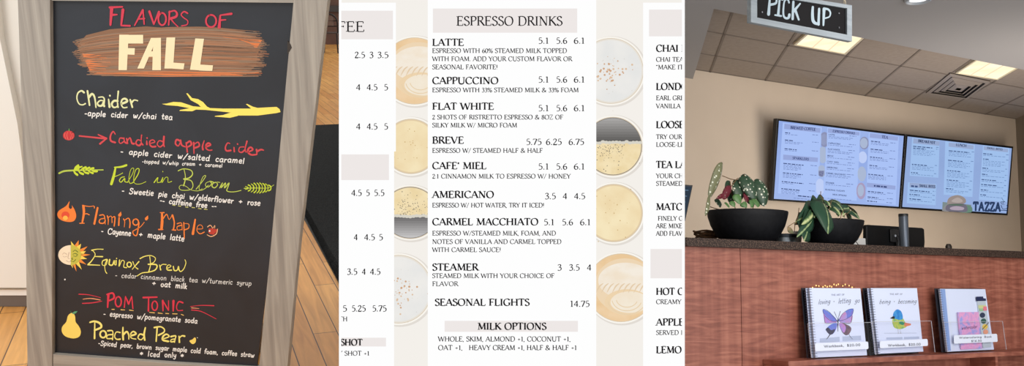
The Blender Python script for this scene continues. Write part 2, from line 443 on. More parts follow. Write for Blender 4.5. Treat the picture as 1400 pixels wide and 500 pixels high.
# black entrance mat
q = [FL.hitz(*p) for p in ((422, 308), (470, 398))]
rub = mat('black rubber edge', (16, 17, 18), .55); carp = mat('charcoal mat pile', (30, 32, 33), .95, c2=(44, 46, 47), scale=(1, 1, 1), nscale=160, bump=.6, spec=.1)
e0 = Vector(FL.hitz(414, 297)); e1 = Vector(FL.hitz(464, 389)); ed = (e1-e0).normalized()
far_ = Vector(FL.hitz(345, 170)); ra = FL.hitz(472, 404); rb_ = FL.hitz(472, 170)
def fan(off):      # outline of the mat shrunk by off
    return [(e1.x+ed.x*.1+off, e1.y+ed.y*.1+off), (ra[0], ra[1]+off*2), (rb_[0], rb_[1]-off), (FL.hitz(345, 170)[0]+off, rb_[1]-off)]
mt = Frame(FL.m @ Vector((e1.x, e1.y, 0)), FL.x, FL.z)
ft = empty('floor_mat', mt, 'black entrance mat lying on the honey wood floor beside the sign', 'mat')
lo = lambda pts: [(p[0]-e1.x, p[1]-e1.y) for p in pts]
mb = MB(); fl_slab(mb, lo(fan(0)), 0, .004); mb.build('rubber_border', rub, parent=ft)
mb = MB(); fl_slab(mb, lo(fan(.03)), .004, .009); mb.build('pile', carp, parent=ft)

# dark chairs far back beside the sign
iron = mat('dark bronze metal', (38, 34, 34), .45, .6); seatm = mat('dark chair seat', (58, 42, 36), .6)
def far_chair(name, px, py, dep, label, turn=0):
    x, y = FLx.hitz(px, py)
    fr = Frame(FLx.w(x, y, 0), FLx.x*math.cos(turn)+FLx.y*math.sin(turn), FLx.z)
    t = empty(name, fr, label, 'chair', None); t.scale = (.62, .62, .62)
    for sx, sy in ((-1, 0), (1, 0), (-1, 1), (1, 1)):
        mb = MB(); mb.tube([(sx*.19, sy*.36, 0), (sx*.17, sy*.34, .44)], .016, 8); mb.build('leg', iron, parent=t, smooth=True)
    mb = MB(); mb.box(-.2, .2, -.02, .38, .44, .475, .02); mb.build('seat', seatm, parent=t)
    arc = [(-.2, 0, .46)]+[(-.2*math.cos(math.pi*k/12), -.03-.02*math.sin(math.pi*k/12), .68+.22*math.sin(math.pi*k/12)) for k in range(13)]+[(.2, 0, .46)]
    mb = MB(); mb.tube(arc, .018, 8); mb.build('back_frame', iron, parent=t, smooth=True)
    mb = MB(); mb.tube([(-.19, -.02, .62), (.19, -.02, .62)], .012, 6)
    mb.tube([(-.19, -.02, .74), (.19, -.02, .74)], .012, 6); mb.build('back_rail', iron, parent=t, smooth=True)
    mb = MB(); mb.prism([(-.1, .63), (.1, .63), (.1, .8), (.06, .85), (-.06, .85), (-.1, .8)], -.03, -.01); mb.build('back_panel', mat('brown back panel', (96, 74, 64), .6), parent=t)
    return t
far_chair('dining_chair', 451, 73, 0, 'dark metal chair with curved back, on the wood floor behind the mat')
x, y = FLx.hitz(425, 66)
tb = Frame(FLx.w(x, y, 0), FLx.x, FLx.z); t = empty('cafe_table', tb, 'dark cafe table far back behind the curved metal chair', 'table'); t.scale = (.8, .8, .62)
mb = MB(); mb.box(-.35, .35, -.35, .35, .71, .745, .01); mb.build('table_top', seatm, parent=t)
mb = MB(); mb.lathe([(.22, 0), (.22, .02), (.04, .05), (.035, .7), (.12, .71)]); mb.build('pedestal', iron, parent=t, smooth=True)

# ---------------------------------------------------------------- the A-frame sign
BD = Frame(P(ray(235, 250)*2.35), VC(.99, -.14, -.03), VC(0, -math.sin(math.radians(15)), math.cos(math.radians(15))))
sign = empty('sandwich_board', BD, 'tall grey wood framed chalkboard sign with hand-lettered fall drinks, standing on the floor', 'sign')
hb = BD.hit
g1 = dict(c2=(176, 169, 158), c3=(152, 145, 136), detail=6, nscale=1, lo=.25, hi=.75, bump=.15, dist=.6)
stile_m = mat('weathered grey stile wood', (128, 121, 114), .6, scale=(75, 75, 3), **g1)
rail_m = mat('weathered grey rail wood', (128, 121, 114), .6, scale=(3, 75, 75), **g1)
def lp(name, pts, y0, y1, m, b=.0025, parent=sign):
    mb = MB(); mb.prism([hb(a, c, min(y0, 0)) for a, c in pts], y0, y1, b); return mb.build(name, m, parent=parent)
TH = -.012
lp('stile', [(23, -34), (68, -34), (71.5, 300), (71.5, 531), (38, 531), (35, 335), (30, 165)], TH, .008, stile_m)
lp('stile', [(404.5, -34), (452, -34), (429, 165), (409, 333), (390, 533), (351, 533), (370.5, 330), (386, 163)], TH, .008, stile_m)
lp('top_rail', [(68, -30), (405, -30), (402.8, 4), (70, 1)], TH+.0006, .008, rail_m)
lp('bottom_rail', [(71.5, 484), (240, 496.5), (353.5, 503), (351, 521), (71.5, 521)], TH+.0006, .008, rail_m)
lp('notch', [(393, 56), (397, 60), (399, 65), (396, 70), (393, 74)], TH-.0004, TH+.004, mat('dark knot', (52, 44, 38), .7), b=0)  # small dark patch put where the stile has a notch
# chalk panel
m, nt, o_ = base('black chalk panel'); b_ = nn(nt, 'ShaderNodeBsdfPrincipled'); nt.links.new(b_.outputs[0], o_.inputs[0])
b_.inputs['Roughness'].default_value = .38; b_.inputs['Specular IOR Level'].default_value = .5
tc = nn(nt, 'ShaderNodeTexCoord'); no = nn(nt, 'ShaderNodeTexNoise'); no.inputs['Scale'].default_value = 5; no.inputs['Detail'].default_value = 5; no.inputs['Distortion'].default_value = 1
r = nn(nt, 'ShaderNodeValToRGB'); r.color_ramp.elements[0].position = .3; r.color_ramp.elements[1].position = .75
r.color_ramp.elements[0].color = rgb((25, 28, 35)); r.color_ramp.elements[1].color = rgb((35, 40, 49))
nt.links.new(tc.outputs['Object'], no.inputs['Vector']); nt.links.new(no.outputs[0], r.inputs[0]); nt.links.new(r.outputs[0], b_.inputs['Base Color'])
mb = MB(); mb.prism([hb(62, -20), hb(412, -20), hb(350, 512), hb(62, 500)], 0, .006); mb.build('chalk_panel', m, parent=sign)
# rear leg frame, folded out behind
zt = hb(235, -30)[1]; xl_, xr_ = hb(75, 250)[0], hb(285, 250)[0]
def floor_z(x, y):   # board-frame height where a point at depth y meets the floor
    o = BD.w(x, y, 0); return -(o-FLx.o).dot(FLx.z)/BD.z.dot(FLx.z)
yb = .26; zf = floor_z(0, yb)
for xx in (xl_, xr_-.045):
    mb = MB(); mb.mesh([(xx, .01, zt), (xx+.045, .01, zt), (xx+.045, .03, zt), (xx, .03, zt), (xx, yb-.01, zf), (xx+.045, yb-.01, zf), (xx+.045, yb+.01, zf), (xx, yb+.01, zf)],
        [(0, 1, 2, 3), (7, 6, 5, 4), (0, 4, 5, 1), (1, 5, 6, 2), (2, 6, 7, 3), (3, 7, 4, 0)]); mb.build('rear_leg', stile_m, parent=sign)
mb = MB(); zc = (zt+zf)/2; yc = .01+(yb-.01)*.5
mb.box(xl_+.045, xr_-.045, yc, yc+.018, zc-.02, zc+.02); mb.build('rear_crossbar', rail_m, parent=sign)

CH = {}
def chalk(c):
    return mat('paint %d %d %d' % c, c, .8, spec=.2)
WHT = chalk((236, 234, 230)); GRY = chalk((176, 176, 174))
def crop(x0, y0, s): return lambda p: (x0+p[0]/s, y0+p[1]/s)
def put(name, strokes, m, off=.0006, label=None):
    o = flat(name, strokes, m, hb, off, sign)
    if label: o['label'] = label
    return o
def W(cr, st, w, m, name='lettering', off=.0006):
    sc = cr((1, 0))[0]-cr((0, 0))[0]
    s2 = hand(st, w); s2 = [[[cr(p) for p in pl] for pl in s_] for s_ in s2]
    return put(name, s2, m, off)
def polyf(cr, lst): return [[[cr(p) for p in pts_of(q)]] for q in lst]
def sub(s_, x0, y0, x1, y1, h, w, m=WHT):
    put('small_lettering', text(s_, x0, x1, y0, h*.88, y1, mode='hand', w=w*.84, slant=.06, jit=.35), m)

# the brushed swash behind the big word
rnd = random.Random(3)
cols = [chalk(c) for c in ((140, 106, 84), (156, 114, 88), (168, 120, 90), (214, 124, 76), (146, 122, 102), (120, 96, 80))]
bins = [[] for _ in cols]
def edge_y(x, v):   # v 0..1 from the upper to the lower border of the swash
    t = (x-100)/266; top = 52-16*math.sin(min(1, t*1.15)*math.pi*.62)+ (7 if t > .6 else 0)*(max(0, t-.6)/.4)**1.2+4*max(0, .12-t)*8
    bot = 103+3*math.sin(t*2.2); return top+(bot-top)*v
left = lambda v: 99+14*abs(math.sin(v*9))*(.6)+22*max(0, v-.45)**1.0*1.6+rnd.uniform(-3, 6)
right = lambda v: 366-14*abs(v-.45)-6*abs(math.sin(v*13))+rnd.uniform(-6, 4)
base_poly = [(118, 48), (150, 40), (200, 36), (260, 41), (320, 47), (356, 53), (357, 62), (352, 75), (350, 90), (335, 103), (300, 104), (240, 98), (180, 103), (140, 104), (124, 96), (112, 80), (106, 62)]
put('brush_swash', [[base_poly]], chalk((136, 102, 80)), .0003)
for k in range(150):
    v = rnd.random(); full = rnd.random() < .45
    xa = left(v); xb = right(v)
    if not full:
        c = rnd.uniform(xa, xb); l_ = rnd.uniform(15, 90); xa = max(xa, c-l_); xb = min(xb, c+l_)
    th = rnd.uniform(.25, 1.1)
    p = [(xa+(xb-xa)*i/9, edge_y(xa+(xb-xa)*i/9, v)+math.sin(i*.9+k)*.35) for i in range(10)]
    ci = rnd.choices(range(6), [5, 5, 4, .35+(3 if v > .85 else 0), 5, 2])[0]
    if v > .9 and xa > 190: ci = 3
    bins[ci].append(ribbon(p, lambda i, a, b, th=th: th*2*(.25+.75*math.sin(math.pi*min(1, max(0, i))))+.25, False))
for k in range(60):      # dry bristle ends
    side = rnd.random() < .5; v = rnd.random()
    x = (left(v)-rnd.uniform(0, 5)) if side else (right(v)+rnd.uniform(-14, 6)); L_ = rnd.uniform(4, 18)*(1 if side else -1)
    y = edge_y(min(360, max(104, x)), v); bins[rnd.choice([1, 2, 4])].append(ribbon([(x, y), (x+L_/2, y-rnd.uniform(-1, 1)), (x+L_, y-rnd.uniform(-1.5, 1.5))], lambda i, a, b: .5, False))
for k in range(8):       # orange dabs low on the left and upper right
    y = 74+k*3; bins[3].append(ribbon([(113+k*1.3, y), (126+k, y+1), (140+rnd.uniform(0, 12), y+2)], lambda i, a, b: 2.2*(1-i)+.5, False))
    bins[3].append(ribbon([(300+k*5, 50+k*.6), (330+k*2, 53+k), (358-k, 55+k*1.6)], lambda i, a, b: 1.6*i+.4, False))
    bins[3].append(ribbon([(190+k*12, 100+.2*k), (230+k*12, 101.5), (262+k*10, 103)], lambda i, a, b: 2.4*math.sin(i*3)+.5, False))
for bn, cm in zip(bins, cols): put('brush_swash', bn, cm, .0005)

RED = chalk((204, 66, 84)); CRM = chalk((240, 222, 182))
a = crop(70, 0, 4.547); b = crop(230, 0, 4.545)
W(a, "[20]378,50 370,155;[14]365,46 445,42;[13]385,92 412,90;[18]448,60 437,155;[13]437,158 492,160;[13]520,158 572,62;572,62 580,150;540,118 582,115;[15]612,70 640,150;[13]640,150 672,72;o692,118 24,38;[12]738,70 732,155", 11, RED, 'title_lettering', .0011)
W(b, "[14]~5,76 40,66 56,84 48,104 10,116;~15,112 36,140 62,165;~122,82 100,72 82,90 98,110 122,128 118,152 85,160;o268,130 32,38;[18]325,95 318,170;[14]325,94 395,85;322,125 360,122", 11, RED, 'title_lettering', .0011)
put('title_lettering', polyf(a, ["425,215 573,215 573,270 483,270 483,435 420,435"][:0]) +
    [[[a(p) for p in pts_of("425,215 483,215 472,435 420,435")]], [[a(p) for p in pts_of("482,216 573,216 573,270 480,270")]], [[a(p) for p in pts_of("478,298 522,299 520,340 476,338")]],
     [[a(p) for p in pts_of("622,235 660,235 578,425 537,425")]], [[a(p) for p in pts_of("650,235 684,234 684,435 630,435 634,300")]], [[a(p) for p in pts_of("612,318 640,318 640,352 598,352")]],
     [[b(p) for p in pts_of("-9,232 45,232 32,425 -22,425")]], [[b(p) for p in pts_of("30,388 103,393 97,430 28,426")]],
     [[b(p) for p in pts_of("170,238 224,240 196,436 137,432")]], [[b(p) for p in pts_of("196,400 280,405 275,440 192,437")]]], CRM, .0012)
# Chaider and its branch
c = crop(90, 115, 8.33); PY = chalk((222, 224, 170))
W(c, "~210,95 180,75 140,100 128,160 150,220 190,235 225,220;248,75 272,240;~265,150 300,110 330,150 345,265;~375,150 420,145 440,170 434,235 440,250;~432,190 395,185 362,215 380,245 415,240 432,205;488,170 500,260;503,128 505,134;~600,80 590,200 597,262;~592,190 550,190 525,225 545,262 585,255 595,220;~636,222 700,195 680,165 645,175 632,220 655,265 700,262;735,175 760,262;~750,210 780,180 820,188", 23, PY, 'heading_lettering')
sub("-apple cider w/chai tea", 115, 158, 236, 163.5, 8.6, 1.5)
d = crop(210, 115, 7.368)
YEL = chalk((248, 226, 108))
put('branch_drawing', polyf(d, ["85,198 130,195 200,178 280,182 400,222 470,228 540,225 570,240 700,245 980,245 1050,238 1240,228 1270,250 1280,280 1240,290 1050,315 860,315 780,285 640,270 520,258 430,255 330,235 240,218 130,210",
    ]) + polyf(d, ["475,226 450,200 375,160 330,92 345,92 390,140 450,150 500,180 542,228"]) + polyf(d, ["345,245 400,236 440,250 390,272 260,268 270,258"]) + polyf(d, ["985,246 930,200 945,198 1000,225 1055,240"]) + polyf(d, ["775,286 870,300 850,318 770,338 615,325 625,318 700,310"]), YEL, label='yellow painted branch')
# apple, arrow, Candied apple cider
e = crop(75, 170, 8.33); f = crop(215, 170, 7.69); RD2 = chalk((206, 76, 82))
put('apple_drawing', [[[e(p) for p in disc(160, 125, 66, 55)]]], chalk((196, 62, 66)), label='small red painted apple')
W(e, "~120,95 112,125 130,165;~150,85 140,125 155,175;~180,88 190,125 175,172;~205,100 212,130 200,160", 7, chalk((226, 110, 100)), 'apple_drawing', .0009)
W(e, "165,70 165,48", 10, chalk((110, 170, 80)), 'apple_stem', .001); W(e, "198,92 235,60", 8, chalk((74, 60, 54)), 'apple_stem', .001)
W(e, "280,130 570,160;495,115 590,160;590,160 515,220", 22, RD2, 'arrow_drawing')
W(e, "~690,110 665,80 635,130 640,185 690,205;~782,158 745,155 733,195 752,215 785,195;~790,152 795,195 820,212;820,160 830,215;~828,185 858,152 880,212 905,218;~985,185 945,175 925,215 960,240 990,215;~990,120 985,200 1005,232;1048,185 1050,226;1052,152 1054,158;~1085,215 1140,200 1120,175 1085,190 1085,230 1110,252 1150,250;~1235,195 1190,185 1168,225 1200,255 1240,225;~1245,135 1240,220 1250,252", 20, RD2, 'heading_lettering')
W(f, "~240,172 205,160 193,200 222,225 245,185;~246,165 258,215 298,235;305,190 318,290;~308,200 345,175 360,210 322,236;385,190 388,305;~388,210 430,185 443,225 395,246;~495,170 478,225 482,265;~510,235 560,215 540,195 515,215 515,250 545,270 578,268;~765,200 740,195 718,240 730,275 775,272;808,240 812,285;845,203 847,208;~915,235 870,240 860,280 890,292 925,265;~945,175 925,255 935,290;~955,290 1005,265 985,240 960,255 955,290 990,318 1045,315;1045,262 1050,315;~1050,285 1088,264 1120,270", 18, RD2, 'heading_lettering')
sub("- apple cider w/salted caramel", 164, 210, 334, 223.5, 8.6, 1.5)
sub("-topped w/whip cream + caramel", 194, 222.5, 304, 228.5, 5.8, 1.0)
# Fall in Bloom with its two sprigs
g = crop(75, 220, 7.69); h_ = crop(215, 220, 7.14); LIM = chalk((196, 214, 62)); LM2 = chalk((178, 196, 84))
W(g, "~45,128 100,105 190,98 300,95 400,94 510,92", 17, LM2, 'sprig_drawing')
W(g, "~205,95 218,65 248,44;~240,95 255,70 288,56;~280,95 295,74 328,62;~325,95 340,80 366,68;~370,95 385,80 410,74;~200,98 215,125 240,145;~250,98 268,122 300,136;~300,98 320,118 355,128;~350,98 372,114 402,126;~395,98 415,106 446,106;~220,95 235,60 262,60;~300,96 315,70 345,80", 21, LIM, 'sprig_drawing', .0008)
W(g, "[20]~755,42 700,60 628,66;[26]~640,65 622,150 595,242;[10]~625,165 670,148 715,125;[9]~735,165 700,172 680,205 700,220 735,182 738,215 770,222;~770,215 820,130 830,75 800,90 780,180 790,232 825,225;~825,222 880,130 885,80 850,95 830,190 845,235 900,240 960,215;[10]~1045,225 1085,172 1078,222 1115,220;[9]1136,106 1137,112;~1115,222 1138,170 1128,226 1165,172 1190,176 1192,222 1231,212", 9, LIM, 'heading_lettering')
W(h_, "[14]~205,95 260,75 330,90 345,130 310,165 260,175;[11]~262,80 275,140 272,190 258,240;[9]~260,178 330,190 350,240 330,275 280,285 230,280 215,255 235,235 280,245 330,280 400,290 440,270;~380,275 440,200 475,145 450,150 420,220 410,270 430,285 470,265 500,235;~520,195 480,212 473,240 500,252 532,220 515,196 550,206;~585,205 548,215 536,245 562,260 590,232 580,205 612,208;~610,262 638,212 625,260 668,212 658,262 702,212 690,255 680,288 715,300 770,297 820,285", 9, chalk((188, 204, 92)), 'heading_lettering')
W(h_, "~850,266 950,262 1080,262 1140,232", 9, LM2, 'sprig_drawing')
lf = []
for n_q in range(9):
    x = 1112-n_q*28; hgt = 44*math.sin(math.pi*min(1, (n_q+1.2)/9.5))**.7+6
    for s_q in (-1, 1): lf.append("~%d,262 %d,%d %d,%d" % (x, x-6, 262+s_q*hgt*.6, x-26, 262+s_q*hgt))
W(h_, ";".join(lf), 11, LIM, 'sprig_drawing', .0008)
sub("- Sweetie pie chai w/elderflower + rose", 166, 263.5, 356, 281, 8.6, 1.5)
sub("-- caffeine free --", 218, 277, 296, 285, 8.2, 1.5)
W(h_, "150,430 175,432;205,437 230,440;275,448 300,450;340,452 368,455;400,462 430,465;460,468 492,472", 8, chalk((206, 204, 120)), 'underline')
# Flaming Maple
i_ = crop(70, 270, 7.69); j = crop(180, 275, 7.69); ORG = chalk((238, 130, 62)); OR2 = chalk((240, 156, 96))
put('flame_drawing', [[[i_(p) for p in smooth(pts_of("195,35 160,85 90,130 65,170 80,215 130,245 200,255 245,240 265,195 250,130 218,80 222,105 203,118 186,95"), 3, True)]]], ORG, label='orange painted flame')
put('flame_drawing', [[[i_(p) for p in disc(152, 182, 42, 38)]]], chalk((222, 84, 58)), .0009); put('flame_drawing', [[[i_(p) for p in disc(152, 212, 26, 24)]]], chalk((250, 186, 84)), .0012)
W(i_, "[24]~340,85 345,160 328,262;[13]~330,80 400,92 450,88 455,108;[10]~345,175 375,168 402,180;[12]302,268 350,268;[24]490,105 455,275;[11]~510,185 550,180 565,210 570,278;~565,215 515,228 510,262 550,268 572,240;[12]~592,190 602,230 600,282;~600,208 635,195 642,262;~640,212 672,202 664,298;[18]716,208 712,290;[11]~762,222 775,250 770,308;~772,238 815,215 830,260 826,315;[13]o890,256 30,32;~925,262 915,330 900,395 870,388 860,355 890,335 940,305 980,258", 12, ORG, 'heading_lettering')
put('flame_drawing', polyf(i_, ["735,145 742,180 730,198 710,198 705,178", "1020,185 1022,218 1008,238 990,236 986,214"]), ORG)
W(j, "[26]~320,125 322,210 315,292;[14]285,295 332,295;300,118 342,118;[11]~335,178 370,135 395,190 430,140;[22]~430,145 450,220 440,300;[13]425,300 465,302;[12]~480,235 525,228 532,300;~530,250 482,265 486,300 528,295;[14]550,220 555,385;[11]~545,232 600,238 600,280 560,298;[26]670,190 645,342;[11]~695,290 748,285 735,250 700,255 688,305 720,340 765,322", 12, ORG, 'heading_lettering')
put('maple_leaf_drawing', [[[j(p) for p in pts_of("812,285 850,282 872,290 905,292 892,322 862,350 826,344 806,325")]]], chalk((186, 66, 54)))
W(j, "~800,268 830,250 855,280 876,252 876,282;~905,290 892,340 840,368 795,350", 9, chalk((232, 176, 132)), 'maple_leaf_drawing', .001); put('maple_leaf_drawing', [[[j(p) for p in disc(822, 310, 9)]]], WHT, .0012)
sub("- Cayenne", 138, 318.5, 179, 322.2, 8.8, 1.5); sub("+ maple latte", 189, 323, 252, 329.5, 8.8, 1.5)
# Equinox Brew with sun and moon
k_ = crop(70, 325, 6.664); l_ = crop(200, 335, 7.14)
rays = ["190,95 180,28 215,70", "205,80 252,20 250,90", "225,85 274,52 262,110", "245,110 334,75 280,135", "262,125 318,118 285,160", "275,140 360,152 275,172", "275,160 328,190 265,195", "262,185 322,242 240,215", "250,205 280,288 222,230", "220,215 232,306 195,235", "195,225 198,275 178,240"]
YL2 = chalk((240, 212, 96))
put('sun_drawing', polyf(k_, rays[::2]), YL2, label='painted half sun, half moon face'); put('sun_drawing', polyf(k_, rays[1::2]), chalk((232, 140, 62)))
put('sun_drawing', [[[k_(p) for p in disc(178, 155, 96, 92, 24, -90, 90)]]], chalk((196, 188, 78)), .0009)
put('moon_drawing', [[[k_(p) for p in disc(180, 155, 114, 90, 24, 90, 270)]]], chalk((240, 224, 196)), .0009)
W(k_, "~105,150 120,135 145,148;~110,165 125,172 145,165;~165,130 155,180 172,190;~140,205 165,218 180,205", 5, chalk((196, 172, 150)), 'moon_drawing', .0012)
W(k_, "~200,125 220,110 245,128;~200,148 220,140 242,150;~205,160 222,168 240,158;~180,205 205,215 225,195;~195,180 190,190 200,195", 6, chalk((84, 110, 48)), 'sun_drawing', .0012)
put('chalk_speck', [[[k_(p) for p in disc(126, 378, 7)]]], WHT)
YE = chalk((238, 228, 116))
W(k_, "~475,103 420,102 370,112;~375,110 402,150 372,205 338,240;395,168 470,170;335,243 445,248;~505,195 470,210 468,245 500,245 515,200;~512,195 490,250 495,300 508,322;~535,195 530,240 560,245 575,205 580,240 592,245;592,205 594,245;597,184 598,188;~625,200 620,258 645,205 668,215 662,262 690,270;o712,242 20,22;~745,215 765,260 792,282;~800,215 765,255 740,285", 11, YE, 'heading_lettering')
W(l_, "~-60,130 -15,108 45,100 90,125 75,165 30,185;~35,110 42,190 25,258;~20,185 95,188 105,215 80,245 20,262 -40,270 -90,300;[12]130,190 142,240;~135,208 160,186 195,188;~205,225 242,205 222,190 202,210 208,240 248,242;[10]~265,205 275,245 305,240 316,205 322,240 340,255 370,225 388,170 378,140", 12, YE, 'heading_lettering')
sub("- cedar cinnamon black tea w/turmeric syrup", 157, 378.5, 344, 390, 7.4, 1.05, chalk((214, 213, 210)))
sub("+ oat milk", 207, 390, 256, 394.5, 8.4, 1.5)
# POM TONIC
m_ = crop(90, 390, 6.364); PR = chalk((214, 60, 78))
W(m_, "[20]372,75 365,190;[15]~358,78 410,66 420,108 375,132;[13]o458,140 26,44;[11]510,190 520,95;[15]520,95 548,160;548,160 575,95;[12]575,95 585,200;[17]675,104 795,100;[15]722,110 720,220;[12]o775,175 24,40;[16]847,220 845,130;845,130 895,215;[10]895,215 895,130;[19]938,132 935,222;[13]~1020,150 985,140 965,180 975,215 1018,215", 13, PR, 'heading_lettering')
W(m_, "~115,75 200,80 305,105;~145,155 230,150 315,135;~1085,182 1180,172 1290,175;~1095,212 1180,225 1310,290", 8, PR, 'dash_drawing'); W(m_, "~150,118 220,112 300,125;1095,193 1160,200", 8, chalk((220, 150, 110)), 'dash_drawing')
W(m_, "400,207 422,207;480,210 515,212;555,213 590,218;728,233 772,237;805,238 842,243;870,242 897,244;930,245 970,246;1005,250 1025,258", 8, chalk((230, 190, 110)), 'underline')
sub("- espresso w/pomegranate soda", 141, 431.5, 270, 441.5, 8.0, 1.35)
# Poached Pear
n_ = crop(70, 410, 5.553); o2 = crop(200, 435, 7.69); PE = chalk((244, 216, 108))
put('pear_drawing', [[[n_(p) for p in smooth(pts_of("150,98 127,120 115,165 85,200 82,240 110,275 170,290 215,275 226,235 210,195 187,165 183,125 170,100"), 3, True)]]], PE, label='yellow painted pear')
put('pear_drawing', polyf(n_, ["158,98 180,84 202,82 190,98 168,106"]), chalk((96, 160, 120)), .0009); W(n_, "150,98 150,82", 6, chalk((70, 110, 80)), 'pear_drawing')
W(n_, "[15]~295,168 330,160 370,175 380,205 330,228;332,170 330,290;o395,258 23,26;~430,232 465,232 470,265 466,300;~468,260 430,265 425,290 465,290;~525,245 495,242 483,275 498,296 525,295;~546,205 545,250 548,300;~548,262 575,238 590,265 590,295;~605,270 645,255 625,237 605,255 608,285 645,295;~716,208 706,260 712,303;~706,265 675,257 660,285 683,300 704,280", 13, chalk((242, 230, 130)), 'heading_lettering')
W(o2, "[22]~85,95 150,86 190,112 185,145 130,175;[18]116,95 105,240;~175,215 240,190 215,165 180,185 175,225 235,240;~260,190 310,182 305,215 298,250;~305,215 265,222 260,245 296,240;345,185 350,250;~350,205 375,182 405,185", 18, chalk((242, 230, 130)), 'heading_lettering')
put('pear_drawing', [[[o2(p) for p in smooth(pts_of("455,235 485,220 512,198 524,220 515,255 485,268"), 3, True)]]], PE); W(o2, "535,200 542,204", 6, WHT, 'pear_drawing')
sub("-Spiced pear, brown sugar maple cold foam, coffee straw", 134, 471.5, 348, 488, 7.4, 1.3)
sub("* Iced only *", 191, 486, 251, 489, 8, 1.4)
# ================================================================ MIDDLE: large lit menu screen on the end of the partition wall
MD = Frame(P(ray(700, 250)*1.5), VC(1, 0, 0), VC(0, 0, 1))
hm = MD.hit
menu = empty('menu_display', MD, 'huge lit white espresso drinks menu screen with pictures of coffee cups', 'menu board')
def rect(x0, y0, x1, y1): return [[[(x0, y0), (x1, y0), (x1, y1), (x0, y1)]]]
def pz(name, x0, y0, x1, y1, ya, yb, m, b=0):
    mb = MB(); p = hm(x0, y0); q = hm(x1, y1); mb.box(p[0], q[0], ya, yb, q[1], p[1], b); return mb.build(name, m, parent=menu)
pz('housing', 466.5, -14, 933, 514, .0005, .028, mat('white display housing', (240, 240, 240), .5))
scr = pz('screen', 466.7, -12, 932.5, 512, -.0003, .0004, glow('screen cream', (244, 240, 234), 1))
bez = glow('white lit edge', (254, 254, 254), 1)  # plain frame made to glow so the gap between bays stays white
pz('edge_strip', 464, -14, 467, 514, -.004, .028, bez); pz('edge_strip', 932, -14, 935.6, 514, -.004, .028, bez)
pz('edge_strip', 464, -18, 935.6, -12, -.004, .028, bez); pz('edge_strip', 464, 512, 935.6, 518, -.004, .028, bez)
BX = (467, 932, -12, 512)
Wp = glow('screen white', (254, 254, 254)); BK = glow('screen black ink', (24, 22, 24)); BND = glow('screen band', (238, 232, 230))
def fm(name, st, m, off, box=BX, step=0.0): return flat(name, st, m, hm, off, menu, box, step)
